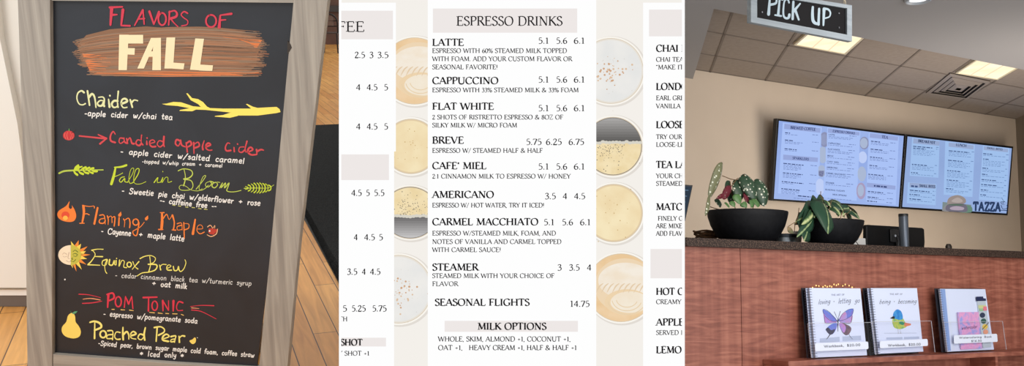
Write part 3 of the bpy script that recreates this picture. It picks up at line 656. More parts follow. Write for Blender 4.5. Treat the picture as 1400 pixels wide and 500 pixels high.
# cup pictures in the two strips
def cup(cx, cy, r, kind, x0, x1, ry=None):
    ry = ry or r; bx = (x0, x1, -12, 512); k = .0005
    def dd(c, rx, off, c2=None, oy=0, ox=0, yy=None, **kw):
        nm = 'cup picture %d %d %d' % c
        return fm('cup_picture', [[disc(cx+ox, cy+oy, rx, yy or rx*ry/r, 64)]], glow(nm+(' n' if c2 else ''), c, 1, c2, **kw), off, bx)
    dd((226, 220, 212), r+1.5, k, ox=1.5, oy=1); dd((250, 246, 238), r, k*1.3); dd((216, 200, 176), r-2.2, k*1.6)
    if kind == 'latte':
        dd((234, 200, 154), r-3, k*1.9, (240, 210, 170), scale=(40, 40, 60)); dd((238, 214, 180), r*.84, k*2.0, ox=5, oy=-r*.06, yy=r*.76); dd((241, 226, 204), r*.76, k*2.2, (245, 236, 222), scale=(30, 30, 60), ox=6, oy=-r*.2, yy=r*.5)
        dd((238, 212, 174), r*.62, k*2.4, oy=r*.4, ox=8, yy=r*.36); dd((242, 228, 206), r*.54, k*2.6, (244, 234, 216), scale=(40, 40, 40), oy=r*.4, ox=12, yy=r*.3)
        fe = []
        for q in range(9):
            x = cx-r*.7+q*r*.15; fe.append(ribbon(smooth([(x, cy+7), (x+5, cy-2), (x+10, cy-6)]), lambda i, a, b: 1.6*math.sin(3*i)+.3, False))
        fm('cup_picture', fe, glow('feather foam', (228, 204, 172)), k*2.9, bx)
        sw = [ribbon(disc(cx+8, cy+r*.3, r*(.3+.12*q), r*(.24+.1*q), 30, 20, 170), lambda i, a, b: 1.1, False) for q in range(3)]
        fm('cup_picture', sw, glow('swirl foam', (232, 208, 172)), k*2.9, bx)
    elif kind == 'cream':
        dd((228, 206, 168), r-3.4, k*1.9); dd((238, 216, 172), r-5, k*2.1, (246, 230, 190), scale=(26, 26, 26))
        rr = random.Random(int(cx)); fm('cup_picture', [[disc(cx+rr.gauss(0, r*.38), cy+rr.gauss(0, r*.38), rr.uniform(.3, .9), None, 6)] for _ in range(26)], glow('crema dots', (206, 176, 124)), k*2.8, bx)
    elif kind == 'cinnamon':
        dd((232, 226, 216), r-3, k*1.9); dd((238, 236, 232), r-5, k*2.1, (230, 230, 228), scale=(30, 30, 30))
        rr = random.Random(int(cy))
        sp = [[disc(cx-2+rr.gauss(0, r*.25), cy+rr.gauss(2, r*.22), rr.uniform(.5, 1.7), None, 6)] for _ in range(60)]
        fm('cup_picture', sp[:35], glow('cinnamon', (208, 166, 132)), k*2.5, bx); fm('cup_picture', sp[35:], glow('cinnamon pale', (222, 192, 164)), k*2.7, bx)
        fm('cup_picture', [[disc(cx+rr.gauss(0, r*.5), cy+rr.gauss(0, r*.5), rr.uniform(.3, .6), None, 6)] for _ in range(30)], glow('foam dots', (214, 206, 196)), k*2.5, bx)
    else:
        top = kind == 'dark_low'      # foam above, dark coffee below
        ir = r-4; dd((124, 120, 116), ir+.8, k*1.9); dd((236, 214, 166), ir, k*2.1, (244, 226, 184), scale=(60, 60, 60))
        a0, a1 = (8, 172) if top else (188, 352)
        ym = cy+math.sin(math.radians(8))*ir*ry/r*(1 if top else -1)
        lo_, hi_ = ((196, 194, 194), (112, 110, 110)) if top else ((168, 166, 164), (96, 94, 92))
        for q in range(9):
            kk = 1-q/9; pl = [p for p in disc(cx, cy, ir, ir*ry/r, 40, a0, a1)]; lim = ym+(pl[20][1]-ym)*kk
            pl2 = clip(pl, x0-50, x1+50, *((ym, lim) if top else (lim, ym))); t_ = q/8; cc = tuple(int(lo_[i]+(hi_[i]-lo_[i])*t_) for i in (0, 1, 2))
            fm('cup_picture', [[pl2]], glow('coffee dark %d %d' % (q, top), cc), k*(2.4+.06*q), bx)
        rr = random.Random(int(cx)); s_ = -1 if top else 1
        fm('cup_picture', [[disc(cx-ir*.96+q*ir*.12, ym+rr.uniform(-1, 1), 3.2, 2.2, 10)] for q in range(17)], glow('foam edge', (216, 212, 200)), k*3.1, bx)
        fm('cup_picture', [[disc(cx+rr.gauss(-2, ir*.4), ym+s_*abs(rr.gauss(0, ir*.34))+s_*2, rr.uniform(.3, .9), None, 6)] for _ in range(110)], glow('foam bubbles', (150, 140, 120)), k*3.3, bx)
cup(567, 97, 48, 'latte', 541, 585); cup(562, 200, 40, 'cream', 539, 585); cup(561, 290.5, 41, 'dark_low', 539, 585, 38); cup(545, 395, 48, 'cinnamon', 539, 585, 49)
cup(835, 97, 47, 'cinnamon', 815, 879); cup(838, 200, 42.5, 'dark_high', 815, 879); cup(839, 291, 42, 'cream', 815, 879); cup(849, 393, 49, 'latte', 815, 879)
fm('menu_card', [[[(467, 4), (541.5, 4), (541.5, 207), (539, 207), (539, 520), (467, 520)]]], Wp, .0022)
for q in ((585, -12, 815, 512), (879, 4, 932, 512)): fm('menu_card', rect(*q), Wp, .0022)
for q in ((592, 12, 789, 45), (467, 15, 537.5, 54), (467, 211, 532, 246), (887, 13.5, 932, 50), (889, 340, 932, 380), (608, 438, 790, 453), (467, 461, 528, 473)): fm('header_band', rect(*q), BND, .0024)
L1 = []
def R(s_, x0, x1, y, cap=6.0, bold=False): fm('heading_lettering' if cap > 9 else 'lettering', text(s_, x0, x1, y, cap, bold=bold), BK, .0027)
R("ESPRESSO DRINKS", 624, 769, 35.2, 12.4); R("COFFEE", 417, 499, 43.5, 13.5)
for s_, x1, y in (("LATTE", 634.5, 62.8), ("CAPPUCCINO", 681.5, 115), ("FLAT WHITE", 675.5, 150), ("BREVE", 634.5, 196.2), ("CAFE' MIEL", 665, 231), ("AMERICANO", 675.5, 270.3), ("CARMEL MACCHIATO", 736, 307.5), ("STEAMER", 654, 369.3)): R(s_, 591, x1, y, 9.3, True)
R("SEASONAL FLIGHTS", 594.5, 724, 417.3, 9.3, True); R("MILK OPTIONS", 653, 747, 450, 9.3, True)
for s_, x1, y in (("ESPRESSO WITH 60% STEAMED MILK TOPPED", 775, 72.6), ("WITH FOAM. ADD YOUR CUSTOM FLAVOR OR", 782, 83.7), ("SEASONAL FAVORITE!", 680.5, 94.8), ("ESPRESSO WITH 33% STEAMED MILK & 33% FOAM", 791, 126.2),
    ("2 SHOTS OF RISTRETTO ESPRESSO & 8OZ OF", 770, 163.2), ("SILKY MILK W/ MICRO FOAM", 707, 174.2), ("ESPRESSO W/ STEAMED HALF & HALF", 742, 208.7), ("2:1 CINNAMON MILK TO ESPRESSO W/ HONEY", 780, 243.8), ("ESPRESSO W/ HOT WATER, TRY IT ICED!", 744, 283.3),
    ("ESPRESSO W/STEAMED MILK, FOAM, AND", 760, 321.5), ("NOTES OF VANILLA AND CARMEL TOPPED", 767.5, 333), ("WITH CARMEL SAUCE!", 685, 344), ("STEAMED MILK WITH YOUR CHOICE OF", 758, 379.5), ("FLAVOR", 626.5, 390.5)): R(s_, 591, x1, y, 6.1)
R("WHOLE, SKIM, ALMOND +1, COCONUT +1,", 599, 780, 466, 6.6); R("OAT +1,", 599, 632.5, 477.8, 6.6); R("HEAVY CREAM +1, HALF & HALF +1", 641, 788.5, 477.8, 6.6)
def pr(y, *it):
    st = []
    for s_, x0, x1 in it: st += text(s_, x0, x1, y, 8.6)
    fm('price_lettering', st, BK, .0027)
for y in (60, 113, 152, 231.6): pr(y, ("5.1", 735.5, 750.5), ("5.6", 760, 775.5), ("6.1", 784, 799.5))
pr(198, ("5.75", 719, 740.5), ("6.25", 746, 768), ("6.75", 777, 798.5)); pr(272, ("3.5", 744.5, 760), ("4", 769, 775.5), ("4.5", 784.5, 800)); pr(307.5, ("5.1", 743, 758), ("5.6", 768, 783.5), ("6.1", 792.5, 807.5))
pr(369.3, ("3", 761.5, 768), ("3.5", 777.5, 792.5), ("4", 802, 808.5)); pr(418.8, ("14.75", 779, 806))
pr(79.5, ("2.5", 485, 499.5), ("3", 505, 511), ("3.5", 516, 531.5))
for y in (123.5, 177): pr(y, ("4", 487, 493.5), ("4.5", 501.5, 516.5), ("5", 525, 531))
pr(267.5, ("4.5", 480.5, 495), ("5", 500.5, 506), ("5.5", 511.5, 526)); pr(328, ("4", 484, 489.5), ("4.5", 498, 513), ("5", 518, 524)); pr(375, ("3.5", 474.5, 489), ("4", 495, 500.5), ("4.5", 506, 520.5))
pr(425.2, ("5", 468.5, 475), ("5.25", 481, 500.5), ("5.75", 509, 529)); R("WITH", 453, 475.5, 438.5, 6.2); R("SHOT", 466, 496, 471.5, 8.6, True); R("Y SHOT +1", 463, 505.5, 485.3, 6.2)
for s_, x1, y in (("CHAI L", 938, 71), ("LONDO", 940, 123), ("LOOSE", 935, 175), ("TEA LA", 937, 229.5), ("MATCH", 942, 287), ("HOT C", 934, 402.5), ("APPLE", 935, 444.3), ("LEMO", 931.5, 482)): R(s_, 896.5, x1, y, 9.3, True)
for s_, x1, y in (("CHAI TEA", 934, 84.5), ('"MAKE IT', 934, 95), ("EARL GREY", 940, 137), ("VANILLA", 930, 148), ("TRY OUR", 932, 190), ("LOOSE-LE", 935, 200.5), ("YOUR CHO", 940, 243.3), ("STEAMED", 933, 253.7), (" FINELY GR", 938, 301.3), ("ARE MIXED", 938, 311.5), ("ADD FLAVO", 938, 321.8), ("CREAMY", 931, 415), ("SERVED I", 933, 457)): R(s_, 896.5, x1, y, 6.1)
# the partition wall that carries it
PW = Frame(P(Vector((0, 0, 0)))-U*EYE.z, VC(1, 0, 0), U)
pl = [(-.246, 1.532), (.245, 1.532), (.39, 4.4), (.46, 8.2), (.46, 18), (-2.88, 18)]
mb = MB(); n = len(pl); mb.mesh([(x, y, z) for z in (0, 3.2) for x, y in pl], [list(range(n))[::-1], [n+i for i in range(n)]]+[(i, (i+1) % n, n+(i+1) % n, n+i) for i in range(n)])
tag(mb.build('wall_center', mat('partition paint', (214, 208, 200), .7), PW), kind='structure')
# ================================================================ RIGHT: pick-up counter
C = Frame(at(936, 336.5, 4.0), H, U)          # front face of the counter, z = 0 at the underside of the top
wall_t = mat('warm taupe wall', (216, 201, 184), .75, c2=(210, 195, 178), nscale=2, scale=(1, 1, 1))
TVF = Frame(at(1146, 225, 7.9), H, U-A*.115)
WLo = TVF.w(0, 0, 0)+A*.125
W0 = Frame(WLo, H, U)
# ceiling height from the line where it meets the wall
cz = W0.hit(1170, 129)[1]
xr = W0.hit(1390, 200)[0]; xl = W0.hit(790, 200)[0]
fz = -(W0.o.z)     # floor z = 0 world
mb = MB(); mb.box(xl, xr+.1, 0, .12, fz, cz+.1)
tag(mb.build('wall_back_right', wall_t, W0), kind='structure')
# side wall at the far right
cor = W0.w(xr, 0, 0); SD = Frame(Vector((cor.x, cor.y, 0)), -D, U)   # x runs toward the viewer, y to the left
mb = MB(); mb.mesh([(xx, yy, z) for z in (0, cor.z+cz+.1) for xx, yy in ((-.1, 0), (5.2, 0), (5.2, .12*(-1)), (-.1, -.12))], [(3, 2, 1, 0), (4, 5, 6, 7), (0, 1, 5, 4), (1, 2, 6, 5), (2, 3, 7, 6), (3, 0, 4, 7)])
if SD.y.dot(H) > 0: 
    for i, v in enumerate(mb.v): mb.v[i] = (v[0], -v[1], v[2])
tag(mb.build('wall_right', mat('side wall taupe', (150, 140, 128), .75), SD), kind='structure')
CE = Frame(W0.w(0, 0, cz), H, U)              # ceiling plane, y away along A
hc = CE.hitz
def quad3(fr, pts, z0, z1, hh=None):
    """slab with the traced outline, z0..z1 in the frame"""
    n = len(pts); vs = [(x, y, z) for z in (z0, z1) for x, y in pts]
    fs = [list(range(n))[::-1], [n+i for i in range(n)]]+[(i, (i+1) % n, n+(i+1) % n, n+i) for i in range(n)]
    return vs, fs
dl = CE.i.to_3x3() @ D; dl = (dl.x/dl.y, 1.0)      # ceiling lines toward the wall, per metre of y
def Dx(x, y, y2): return x+dl[0]*(y2-y)
tile_m = mat('ceiling tile', (162, 151, 142), .9, c2=(155, 144, 135), nscale=30, scale=(1, 1, 1), bump=.15)
mb = MB(); vs, fs = quad3(CE, [(xl, .1), (xr+.3, .1), (Dx(xr+.3, 0, -5), -5), (Dx(xl, 0, -5)-.5, -5)], 0, .06); mb.mesh(vs, fs)
tag(mb.build('ceiling', tile_m, CE), kind='structure')
# soffit in front and on the left
zs = -.07
kx, ky = hc(976, 12, zs)
# grid bars
bar = mat('ceiling grid bar', (128, 118, 110), .9)
mb = MB()
def barq(a, b, w=.0075):
    (x0, y0), (x1, y1) = a, b; l = math.hypot(x1-x0, y1-y0); nx, ny = -(y1-y0)/l*w, (x1-x0)/l*w
    vs, fs = quad3(CE, [(x0-nx, y0-ny), (x1-nx, y1-ny), (x1+nx, y1+ny), (x0+nx, y0+ny)], -.003, 0); mb.mesh(vs, fs)
dlines = [(971, 99), (1047, 109), (1117, 121), (1182, 131.5), (1243, 139.5), (1296, 148), (1347, 156)]
for px, py in dlines:
    x, y = hc(px, py); x = Dx(x, y, 0); barq((x, 0), (Dx(x, 0, ky-.1), ky-.1))
for px, py in ((1160, 77), (1160, 106)):
    x, y = hc(px, py); barq((xl, y), (xr+1.5, y))
barq((xl, -.015), (xr, -.015), .009); 
tag(mb.build('trim_4', bar, CE), kind='structure')
sof = mat('soffit paint', (164, 164, 168), .8)
mb = MB(); vs, fs = quad3(CE, [(kx-1.3, ky), (xr+3.5, ky), (xr+2.5, ky-3.2), (kx-1.3, ky-3.2)], zs, .2)
mb.mesh(vs, fs); tag(mb.build('ceiling_soffit', sof, CE), kind='structure')
mb = MB(); vs, fs = quad3(CE, [(kx, ky), (Dx(kx, ky, .02), .02), (Dx(kx, ky, .02)-1.2, .02), (kx-1.2, ky)], zs, .2)
mb.mesh(vs, fs); tag(mb.build('ceiling_beam', sof, CE), kind='structure')
tag(MB.build((lambda b: (b.mesh(*quad3(None, [(-1.0, 2.6), (7.5, 3.6), (8, 9.5), (-.5, 9.5)], -.05, 0)), b)[1])(MB()), 'floor_right', mat('grey tile floor', (120, 112, 104), .6), Frame((0, 0, 0), (1, 0, 0), (0, 0, 1))), kind='structure')

# troffers
warm = glow('warm troffer diffuser', (255, 236, 196), 1.15, (255, 248, 222), scale=(5, 3, 1), light=True)
def troffer(corners, label):
    fr = Frame(CE.w(*hc(*corners[0]), 0), CE.x, CE.z)
    pts = [fr.hitz(a, b) for a, b in corners]
    t = empty('ceiling_light', fr, label, 'light', None)
    cx = sum(p[0] for p in pts)/4; cy = sum(p[1] for p in pts)/4
    ins = lambda k: [(cx+(p[0]-cx)*k, cy+(p[1]-cy)*k) for p in pts]
    mb = MB(); o_, i_ = pts, ins(.93); zf = -.014
    for i in range(4):
        j = (i+1) % 4; vs, fs = quad3(None, [o_[i], o_[j], i_[j], i_[i]], zf, .0); mb.mesh(vs, fs)
    mb.build('frame', mat('troffer frame', (236, 224, 190), .4, emit=1), parent=t)
    mb = MB(); mb.mesh(*quad3(None, ins(.95), -.010, -.002)); mb.build('diffuser', warm, parent=t)
    mb = MB()
    for k in (.33, .66):
        a = (i_[0][0]+(i_[1][0]-i_[0][0])*k, i_[0][1]+(i_[1][1]-i_[0][1])*k); b = (i_[3][0]+(i_[2][0]-i_[3][0])*k, i_[3][1]+(i_[2][1]-i_[3][1])*k)
        mb.mesh(*quad3(None, [(a[0]-.004, a[1]), (a[0]+.004, a[1]), (b[0]+.004, b[1]), (b[0]-.004, b[1])], -.0125, -.010))
    mb.build('diffuser_rib', glow('diffuser rib', (250, 228, 186)), parent=t)
    return t
troffer([(1337, 77.5), (1396, 88.5), (1364, 107), (1306, 98)], 'lit square ceiling panel light beside the air vent')
troffer([(1112, 35), (1184, 47), (1156, 72), (1085, 59)], 'lit square ceiling panel light partly behind the hanging pick up sign')
# vent
vq = [(1299, 99), (1354, 110), (1322, 134), (1266, 126)]
fr = Frame(CE.w(*hc(*vq[0]), 0), CE.x, CE.z); pts = [fr.hitz(a, b) for a, b in vq]
t = empty('ceiling_vent', fr, 'square metal air vent with nested louvres in the tile ceiling', 'vent')
cx = sum(p[0] for p in pts)/4; cy = sum(p[1] for p in pts)/4
ins = lambda k: [(cx+(p[0]-cx)*k, cy+(p[1]-cy)*k) for p in pts]
mb = MB(); mb.mesh(*quad3(None, ins(1), -.006, -.0005)); mb.build('backing', mat('vent dark', (44, 40, 38), .8), parent=t)
for a, b, z0, z1 in ((1.0, .86, -.016, -.010), (.76, .63, -.020, -.010), (.54, .42, -.022, -.012), (.32, .12, -.024, -.014)):
    mb = MB(); O, I = ins(a), ins(b)
    for i in range(4):
        j = (i+1) % 4
        vs = [(*O[i], z1), (*O[j], z1), (*I[j], z0), (*I[i], z0), (*O[i], z1+.003), (*O[j], z1+.003), (*I[j], z0+.003), (*I[i], z0+.003)]
        mb.mesh(vs, [(0, 1, 2, 3), (7, 6, 5, 4), (0, 4, 5, 1), (1, 5, 6, 2), (2, 6, 7, 3), (3, 7, 4, 0)])
    mb.build('louvre', mat('vent metal', (160, 149, 140), .5, 0), parent=t)
# recessed can light in the soffit
x, y = hc(1255, -1, zs); fr = Frame(CE.w(x, y, zs), CE.x, CE.z)
rr = (fr.hitz(1275, -1)[0])*1.05
t = empty('recessed_light', fr, 'round recessed downlight in the front soffit, cut by the top edge', 'light')
mb = MB(); mb.lathe([(rr, 0), (rr, -.008), (rr*.9, -.014), (rr*.72, -.008), (rr*.62, -.002)]); mb.build('trim_ring', mat('white lamp ring', (176, 184, 194), .35), parent=t, smooth=True)
mb = MB(); mb.lathe([(.0001, -.0045), (rr*.66, -.004), (rr*.66, -.001), (.0001, -.001)]); mb.build('lens', glow('cool lens', (250, 253, 255), 1.3, light=True), parent=t)

# ---------------------------------------------------------------- hanging sign
SG = Frame(at(1090, 28, 3.5), H, U); hs = SG.hit
t = empty('hanging_sign', SG, 'grey framed black sign reading PICK UP, hung on a chain from the ceiling', 'sign')
gw = mat('pale grey painted wood', (142, 152, 160), .6, c2=(124, 134, 143), scale=(4, 60, 60), nscale=1, bump=.2)
oq = [(1024, -14), (1162, 8), (1162, 57.3), (1024, 31)]; iq = [(1032.5, -8), (1155.5, 12), (1155.5, 48.2), (1032.5, 24.8)]
for nm, a, b in (('top_rail', 0, 1), ('side_rail', 1, 2), ('bottom_rail', 2, 3), ('side_rail', 3, 0)):
    mb = MB(); mb.prism([hs(*oq[a]), hs(*oq[b]), hs(*iq[b]), hs(*iq[a])], -.009, .009); mb.build(nm, gw, parent=t)
mb = MB(); mb.prism([hs(*p) for p in iq], -.002, .005); mb.build('sign_panel', mat('sign black', (14, 14, 18), .6, spec=.1), parent=t)
s = crop(1010, 0, 6.25)
st = hand("[24]262,-30 250,125;[20]~262,-28 300,-30 318,-5 310,30 262,42;[22]345,-10 332,130;[18]305,130 358,138;[18]318,-12 372,-2;[22]~425,25 418,5 402,-5 385,15 378,60 376,120 385,148 405,158 422,150 428,125;[24]462,15 455,165;[22]520,32 462,100;478,88 508,170;[24]~628,60 625,110 628,170 642,195 665,205;[24]682,75 676,212;[24]724,75 718,218;[20]~725,75 760,82 778,110 768,145 725,158", 22)
flat('lettering', [[[s(p) for p in pl] for pl in q] for q in st], mat('sign white', (160, 178, 190), .7), hs, .0026, t, box=(1033, 1155, -7, 60))
for px, py in ((1041, 17), (1146, 18.5), (1146, 38)):
    x, z = hs(px, py); mb = MB(); mb.tube([(x, -.0045, z), (x, -.002, z)], .0028, 10); mb.build('screw', mat('dull screw', (92, 96, 104), .4, .6), parent=t)
chm = mat('chain steel', (196, 186, 160), .35, .7)
sofz = SG.loc(CE.w(0, 0, zs)).z
for px, py in ((1034, -12), (1155, 8)):
    x, z = hs(px, py); mb = MB(); n_ = int((sofz-z)/.021)+1; st_ = (sofz-z)/n_
    for k in range(n_):
        zz = z+st_*(k+.5)
        if k % 2: lk = [(x, .004*math.cos(q*math.pi/5), zz+.0125*math.sin(q*math.pi/5)) for q in range(10)]
        else: lk = [(x+.004*math.cos(q*math.pi/5), 0, zz+.0125*math.sin(q*math.pi/5)) for q in range(10)]
        mb.tube(lk, .0012, 5, closed=True)
    mb.build('chain', chm, parent=t)

# ---------------------------------------------------------------- wall screens
ht = TVF.hit
def tv(name, quad, inner, label, scr_m):
    o = TVF.w(*[sum(ht(*p)[i] for p in quad)/4 for i in (0,)], 0, 0) if False else None
    xs = [ht(*p) for p in quad]; cx = sum(p[0] for p in xs)/4; cz_ = sum(p[1] for p in xs)/4
    fr = Frame(TVF.w(cx, 0, cz_), TVF.x, TVF.z)
    t = empty(name, fr, label, 'screen', 'menu screens on the taupe wall')
    mb = MB(); mb.prism([fr.hit(*p) for p in quad], 0.0, .04, .003); mb.build('housing', mat('black screen housing', (14, 14, 17), .35), parent=t)
    mb = MB(); mb.prism([fr.hit(*p) for p in inner], -.0012, .001); mb.build('screen_panel', scr_m, parent=t)
    mb = MB(); mb.box(-.12, .12, -.0+.038, .06, -.1, .1, .01); mb.build('wall_mount', mat('black mount', (22, 22, 24), .5, .3), parent=t)
    return t, fr
g = .10
T1, F1 = tv('wall_screen', [(1062.6, 161.8), (1237.6, 183.2), (1230.3, 285), (1055.4, 274)], [(1065, 165), (1235.4, 185.8), (1228.4, 282.4), (1058, 271.6)], 'wall screen showing three columns of coffee, espresso and tea menus', glow('blue screen', (140, 166, 226), 1, (160, 184, 236), scale=(1.2, 1, 2), gloss=g))
T2, F2 = tv('wall_screen', [(1238.4, 183.3), (1385.6, 200.2), (1378, 294.3), (1231, 285.1)], [(1240.8, 186.4), (1383.2, 202.6), (1375.8, 291.6), (1233.6, 282.6)], 'wall screen showing breakfast and lunch menus and a sandwich picture', glow('blue screen two', (140, 166, 214), 1, (148, 174, 222), scale=(1.2, 1, 2), gloss=g))
CARD = glow('screen card', (170, 194, 246)); BAND = glow('screen header band', (152, 168, 218)); INK = glow('screen ink', (62, 76, 124)); INK2 = glow('screen small ink', (112, 130, 184))
z3 = crop(1050, 155, 3.705); z4 = crop(1225, 165, 3.571)
def S(t, f_, st, cr, m, off, nm='menu_card', box=None):
    for g_ in ([st] if 'lettering' in nm else [[q] for q in st]): flat(nm, [[[cr(p) for p in pl] for pl in q] for q in g_], m, f_.hit, off, t, box)
def qd(s_): return [[pts_of(s_)]]
S(T1, F1, qd("74,46 272,70 250,420 50,404")+qd("300,70 467,92 448,442 278,424")+qd("510,97 662,117 646,463 496,448"), z3, CARD, .002)
S(T1, F1, qd("82,52 265,75 263,98 80,78")+qd("303,75 462,95 461,112 302,97")+qd("515,100 658,118 656,138 513,122")+qd("76,208 252,224 250,246 75,234")+qd("500,350 645,366 644,386 499,372"), z3, BAND, .0026, 'header_band')
lt = []
def tt(s_, x0, y0, x1, y1, cap, bold=False): lt.extend(text(s_, x0, x1, y0, cap, y1, bold=bold))
tt("BREWED COFFEE", 112, 78, 240, 88, 14, True); tt("ESPRESSO DRINKS", 326, 94, 438, 106, 11, True); tt("TEA", 573, 124, 605, 129, 14, True); tt("SPARKLERS", 122, 231, 205, 238, 12, True)
names = ["LATTE", "CAPPUCCINO", "FLAT WHITE", "BREVE", "CAFE' MIEL", "AMERICANO", "CARMEL MACCHIATO", "STEAMER", "SEASONAL FLIGHTS"]
ys = [107, 150, 180, 214, 243, 272, 302, 350, 385]
for n_, y in zip(names, ys):
    x = 306-(y-100)*.065; tt(n_, x, y+3, x+len(n_)*6.2, y+3+len(n_)*.55, 7, True)
tt("MILK OPTIONS", 325, 413, 396, 420, 7, True)
S(T1, F1, lt, z3, INK, .003, 'lettering'); 
def dashes(rows, sl=.1):
    rr = random.Random(5); out = []
    for x, y, x2, th in rows:
        while x < x2:
            w = rr.uniform(6, 20); e = min(x+w, x2); out.append([[(x, y), (e, y+(e-x)*sl), (e, y+(e-x)*sl+th), (x, y+th)]]); y += (e-x+4)*sl; x = e+4
    return out
rows = []; rb = []
for y in ys[:-1]: 
    x = 306-(y-100)*.065; rows += [(x, y+8, x+125, 2.4)]+([(x, y+15, x+110, 2.4)] if y in (107, 180, 302) else []); rows += [(x+105, y+5, x+140, 3)]
for x, y, bw, n_ in ((85, 95, 25, 1), (84, 132, 42, 2), (82, 176, 62, 1), (76, 250, 105, 4), (74, 298, 100, 3), (68, 342, 110, 1), (66, 378, 95, 3)):
    rb.append((x, y, x+bw, 4.5)); rows += [(x, y+9+7*k, x+80-18*(k == n_-1)+10*(n_ > 1), 2.4) for k in range(n_)]; rows.append((x+138, y+11, x+170, 3))
for x, y, bw, n_ in ((520, 138, 50, 2), (518, 178, 60, 2), (515, 218, 66, 2), (512, 260, 40, 2), (506, 305, 76, 3), (504, 392, 80, 1), (503, 420, 55, 1), (500, 440, 50, 0)):
    rb.append((x, y, x+bw, 4.5)); rows += [(x, y+9+7*k, x+90, 2.4) for k in range(n_)]; rows.append((x+98, y+9, x+128, 3))
rb += [(535, 362, 600, 8), (150, 414, 215, 5)]; rows += [(128, 427, 228, 2.4), (300, 428, 420, 2.4)]
S(T1, F1, dashes(rb), z3, INK, .003, 'small_lettering'); S(T1, F1, dashes(rows, .085), z3, INK2, .003, 'small_lettering')
# cup pictures on that screen
def cupq(cr, lst, m): S(T1, F1, [[[p for p in q]] for q in lst], cr, m, .0028, 'cup_picture')
br = glow('screen cup brown', (140, 146, 182)); tn = glow('screen cup tan', (170, 184, 212)); pk = glow('screen cup pink', (168, 156, 190)); wh = glow('screen cup white', (190, 206, 246)); dk = glow('screen cup dark', (96, 96, 140))
cp = lambda cx, cy, rx, ry, x0, x1: clip(disc(cx, cy, rx, ry, 30), x0, x1, 0, 500)
cupq(z3, [cp(285, 132, 26, 38, 268, 297)], br); cupq(z3, [cp(282, 132, 18, 28, 268, 296)], glow('screen cup mid', (150, 160, 196)))
cupq(z3, [cp(276, 210, 24, 42, 262, 291)], tn); cupq(z3, [cp(270, 292, 22, 30, 254, 286)], tn); cupq(z3, [clip(disc(270, 292, 21, 28, 30), 255, 285, 290, 330)], dk)
cupq(z3, [cp(262, 372, 24, 42, 242, 280)], wh)
cupq(z3, [cp(486, 150, 24, 32, 464, 508)], br); S(T1, F1, [[cp(484, 150, 19, 26, 464, 508)]], z3, tn, .0031, 'cup_picture')
cupq(z3, [cp(478, 222, 22, 30, 460, 500)], wh); cupq(z3, [cp(474, 306, 22, 38, 453, 496)], tn); cupq(z3, [cp(470, 392, 24, 42, 447, 492)], pk); S(T1, F1, [[cp(468, 390, 16, 30, 447, 490)]], z3, tn, .0031, 'cup_picture')
# screen two
C2 = glow('screen card two', (160, 192, 236))
S(T2, F2, qd("78,82 212,96 206,278 66,268")+qd("58,300 196,308 192,412 52,402")+qd("240,100 384,118 372,372 232,360")+qd("424,120 552,134 540,396 404,385"), z4, C2, .002)
S(T2, F2, qd("84,86 212,100 210,122 82,110")+qd("256,106 378,120 377,140 255,126")+qd("428,124 546,138 545,154 427,142")+qd("66,302 192,310 191,332 65,324"), z4, glow('screen band two', (152, 170, 208)), .0026, 'header_band')
lt = []
tt("BREAKFAST", 106, 104, 190, 113, 13, True); tt("LUNCH", 291, 122, 342, 128, 12, True); tt("SMALL BITES", 442, 136, 518, 145, 9, True); tt("SMALL BITES", 112, 322, 190, 328, 12, True)
tt("", 0, 0, 1, 1, 1) if False else None
lt += text("TAZZA", 374, 510, 437, 40, 441, mode='hand', w=9)
lt += hand("[4]~512,412 520,430 540,426 540,412;[3]~518,408 510,396 524,392 516,380;[3]~526,410 520,398 530,394;[3]540,414 546,420;[4]508,436 544,438", 3)
S(T2, F2, lt, z4, glow('screen ink two', (44, 62, 98)), .003, 'lettering')
rows = []; rb = [(72, 314, 104, 9)]
for x, y, bw, n_ in ((82, 122, 96, 0), (82, 131, 62, 4), (76, 210, 74, 3), (72, 250, 34, 1), (66, 336, 96, 1), (64, 356, 50, 1), (64, 378, 60, 1), (256, 144, 100, 3), (252, 190, 74, 4), (248, 240, 66, 4), (246, 286, 60, 4), (242, 328, 36, 2), (424, 158, 44, 1), (424, 184, 30, 4), (420, 228, 30, 2), (418, 258, 26, 1), (416, 284, 72, 1), (414, 308, 80, 1), (412, 334, 36, 1), (410, 358, 32, 1)):
    rb.append((x, y, x+bw, 4.5)); rows += [(x, y+9+7.5*k, x+108-20*(k % 2), 2.4) for k in range(n_)]; rows.append((x+112, y+6, x+124, 3.4))
S(T2, F2, dashes(rb, .09), z4, glow('screen ink three', (66, 88, 134)), .003, 'small_lettering'); S(T2, F2, dashes(rows, .08), z4, glow('screen ink four', (112, 140, 188)), .003, 'small_lettering')
sw = lambda s_, c_, o_: S(T2, F2, [[smooth(pts_of(s_), 3, True)]], z4, glow('sandwich %d %d %d' % c_, c_), o_, 'sandwich_picture')
S(T2, F2, qd("226,396 366,410 364,448 224,440"), z4, glow('sandwich backdrop', (126, 140, 140)), .0027, 'sandwich_picture')
sw("300,425 340,412 368,420 366,446 310,446", (104, 136, 118), .003); sw("228,425 255,405 262,440 228,440", (140, 140, 142), .003)
sw("250,405 258,375 300,362 335,378 336,402 290,408", (152, 140, 136), .0031); sw("268,392 300,374 325,392 300,400", (176, 164, 160), .0034); sw("248,410 292,404 338,408 346,442 300,444 244,438", (112, 108, 122), .0036)
sw("262,424 292,416 330,424 320,436 270,434", (176, 160, 176), .0039); sw("250,410 290,405 332,410 300,414", (92, 112, 96), .0042)

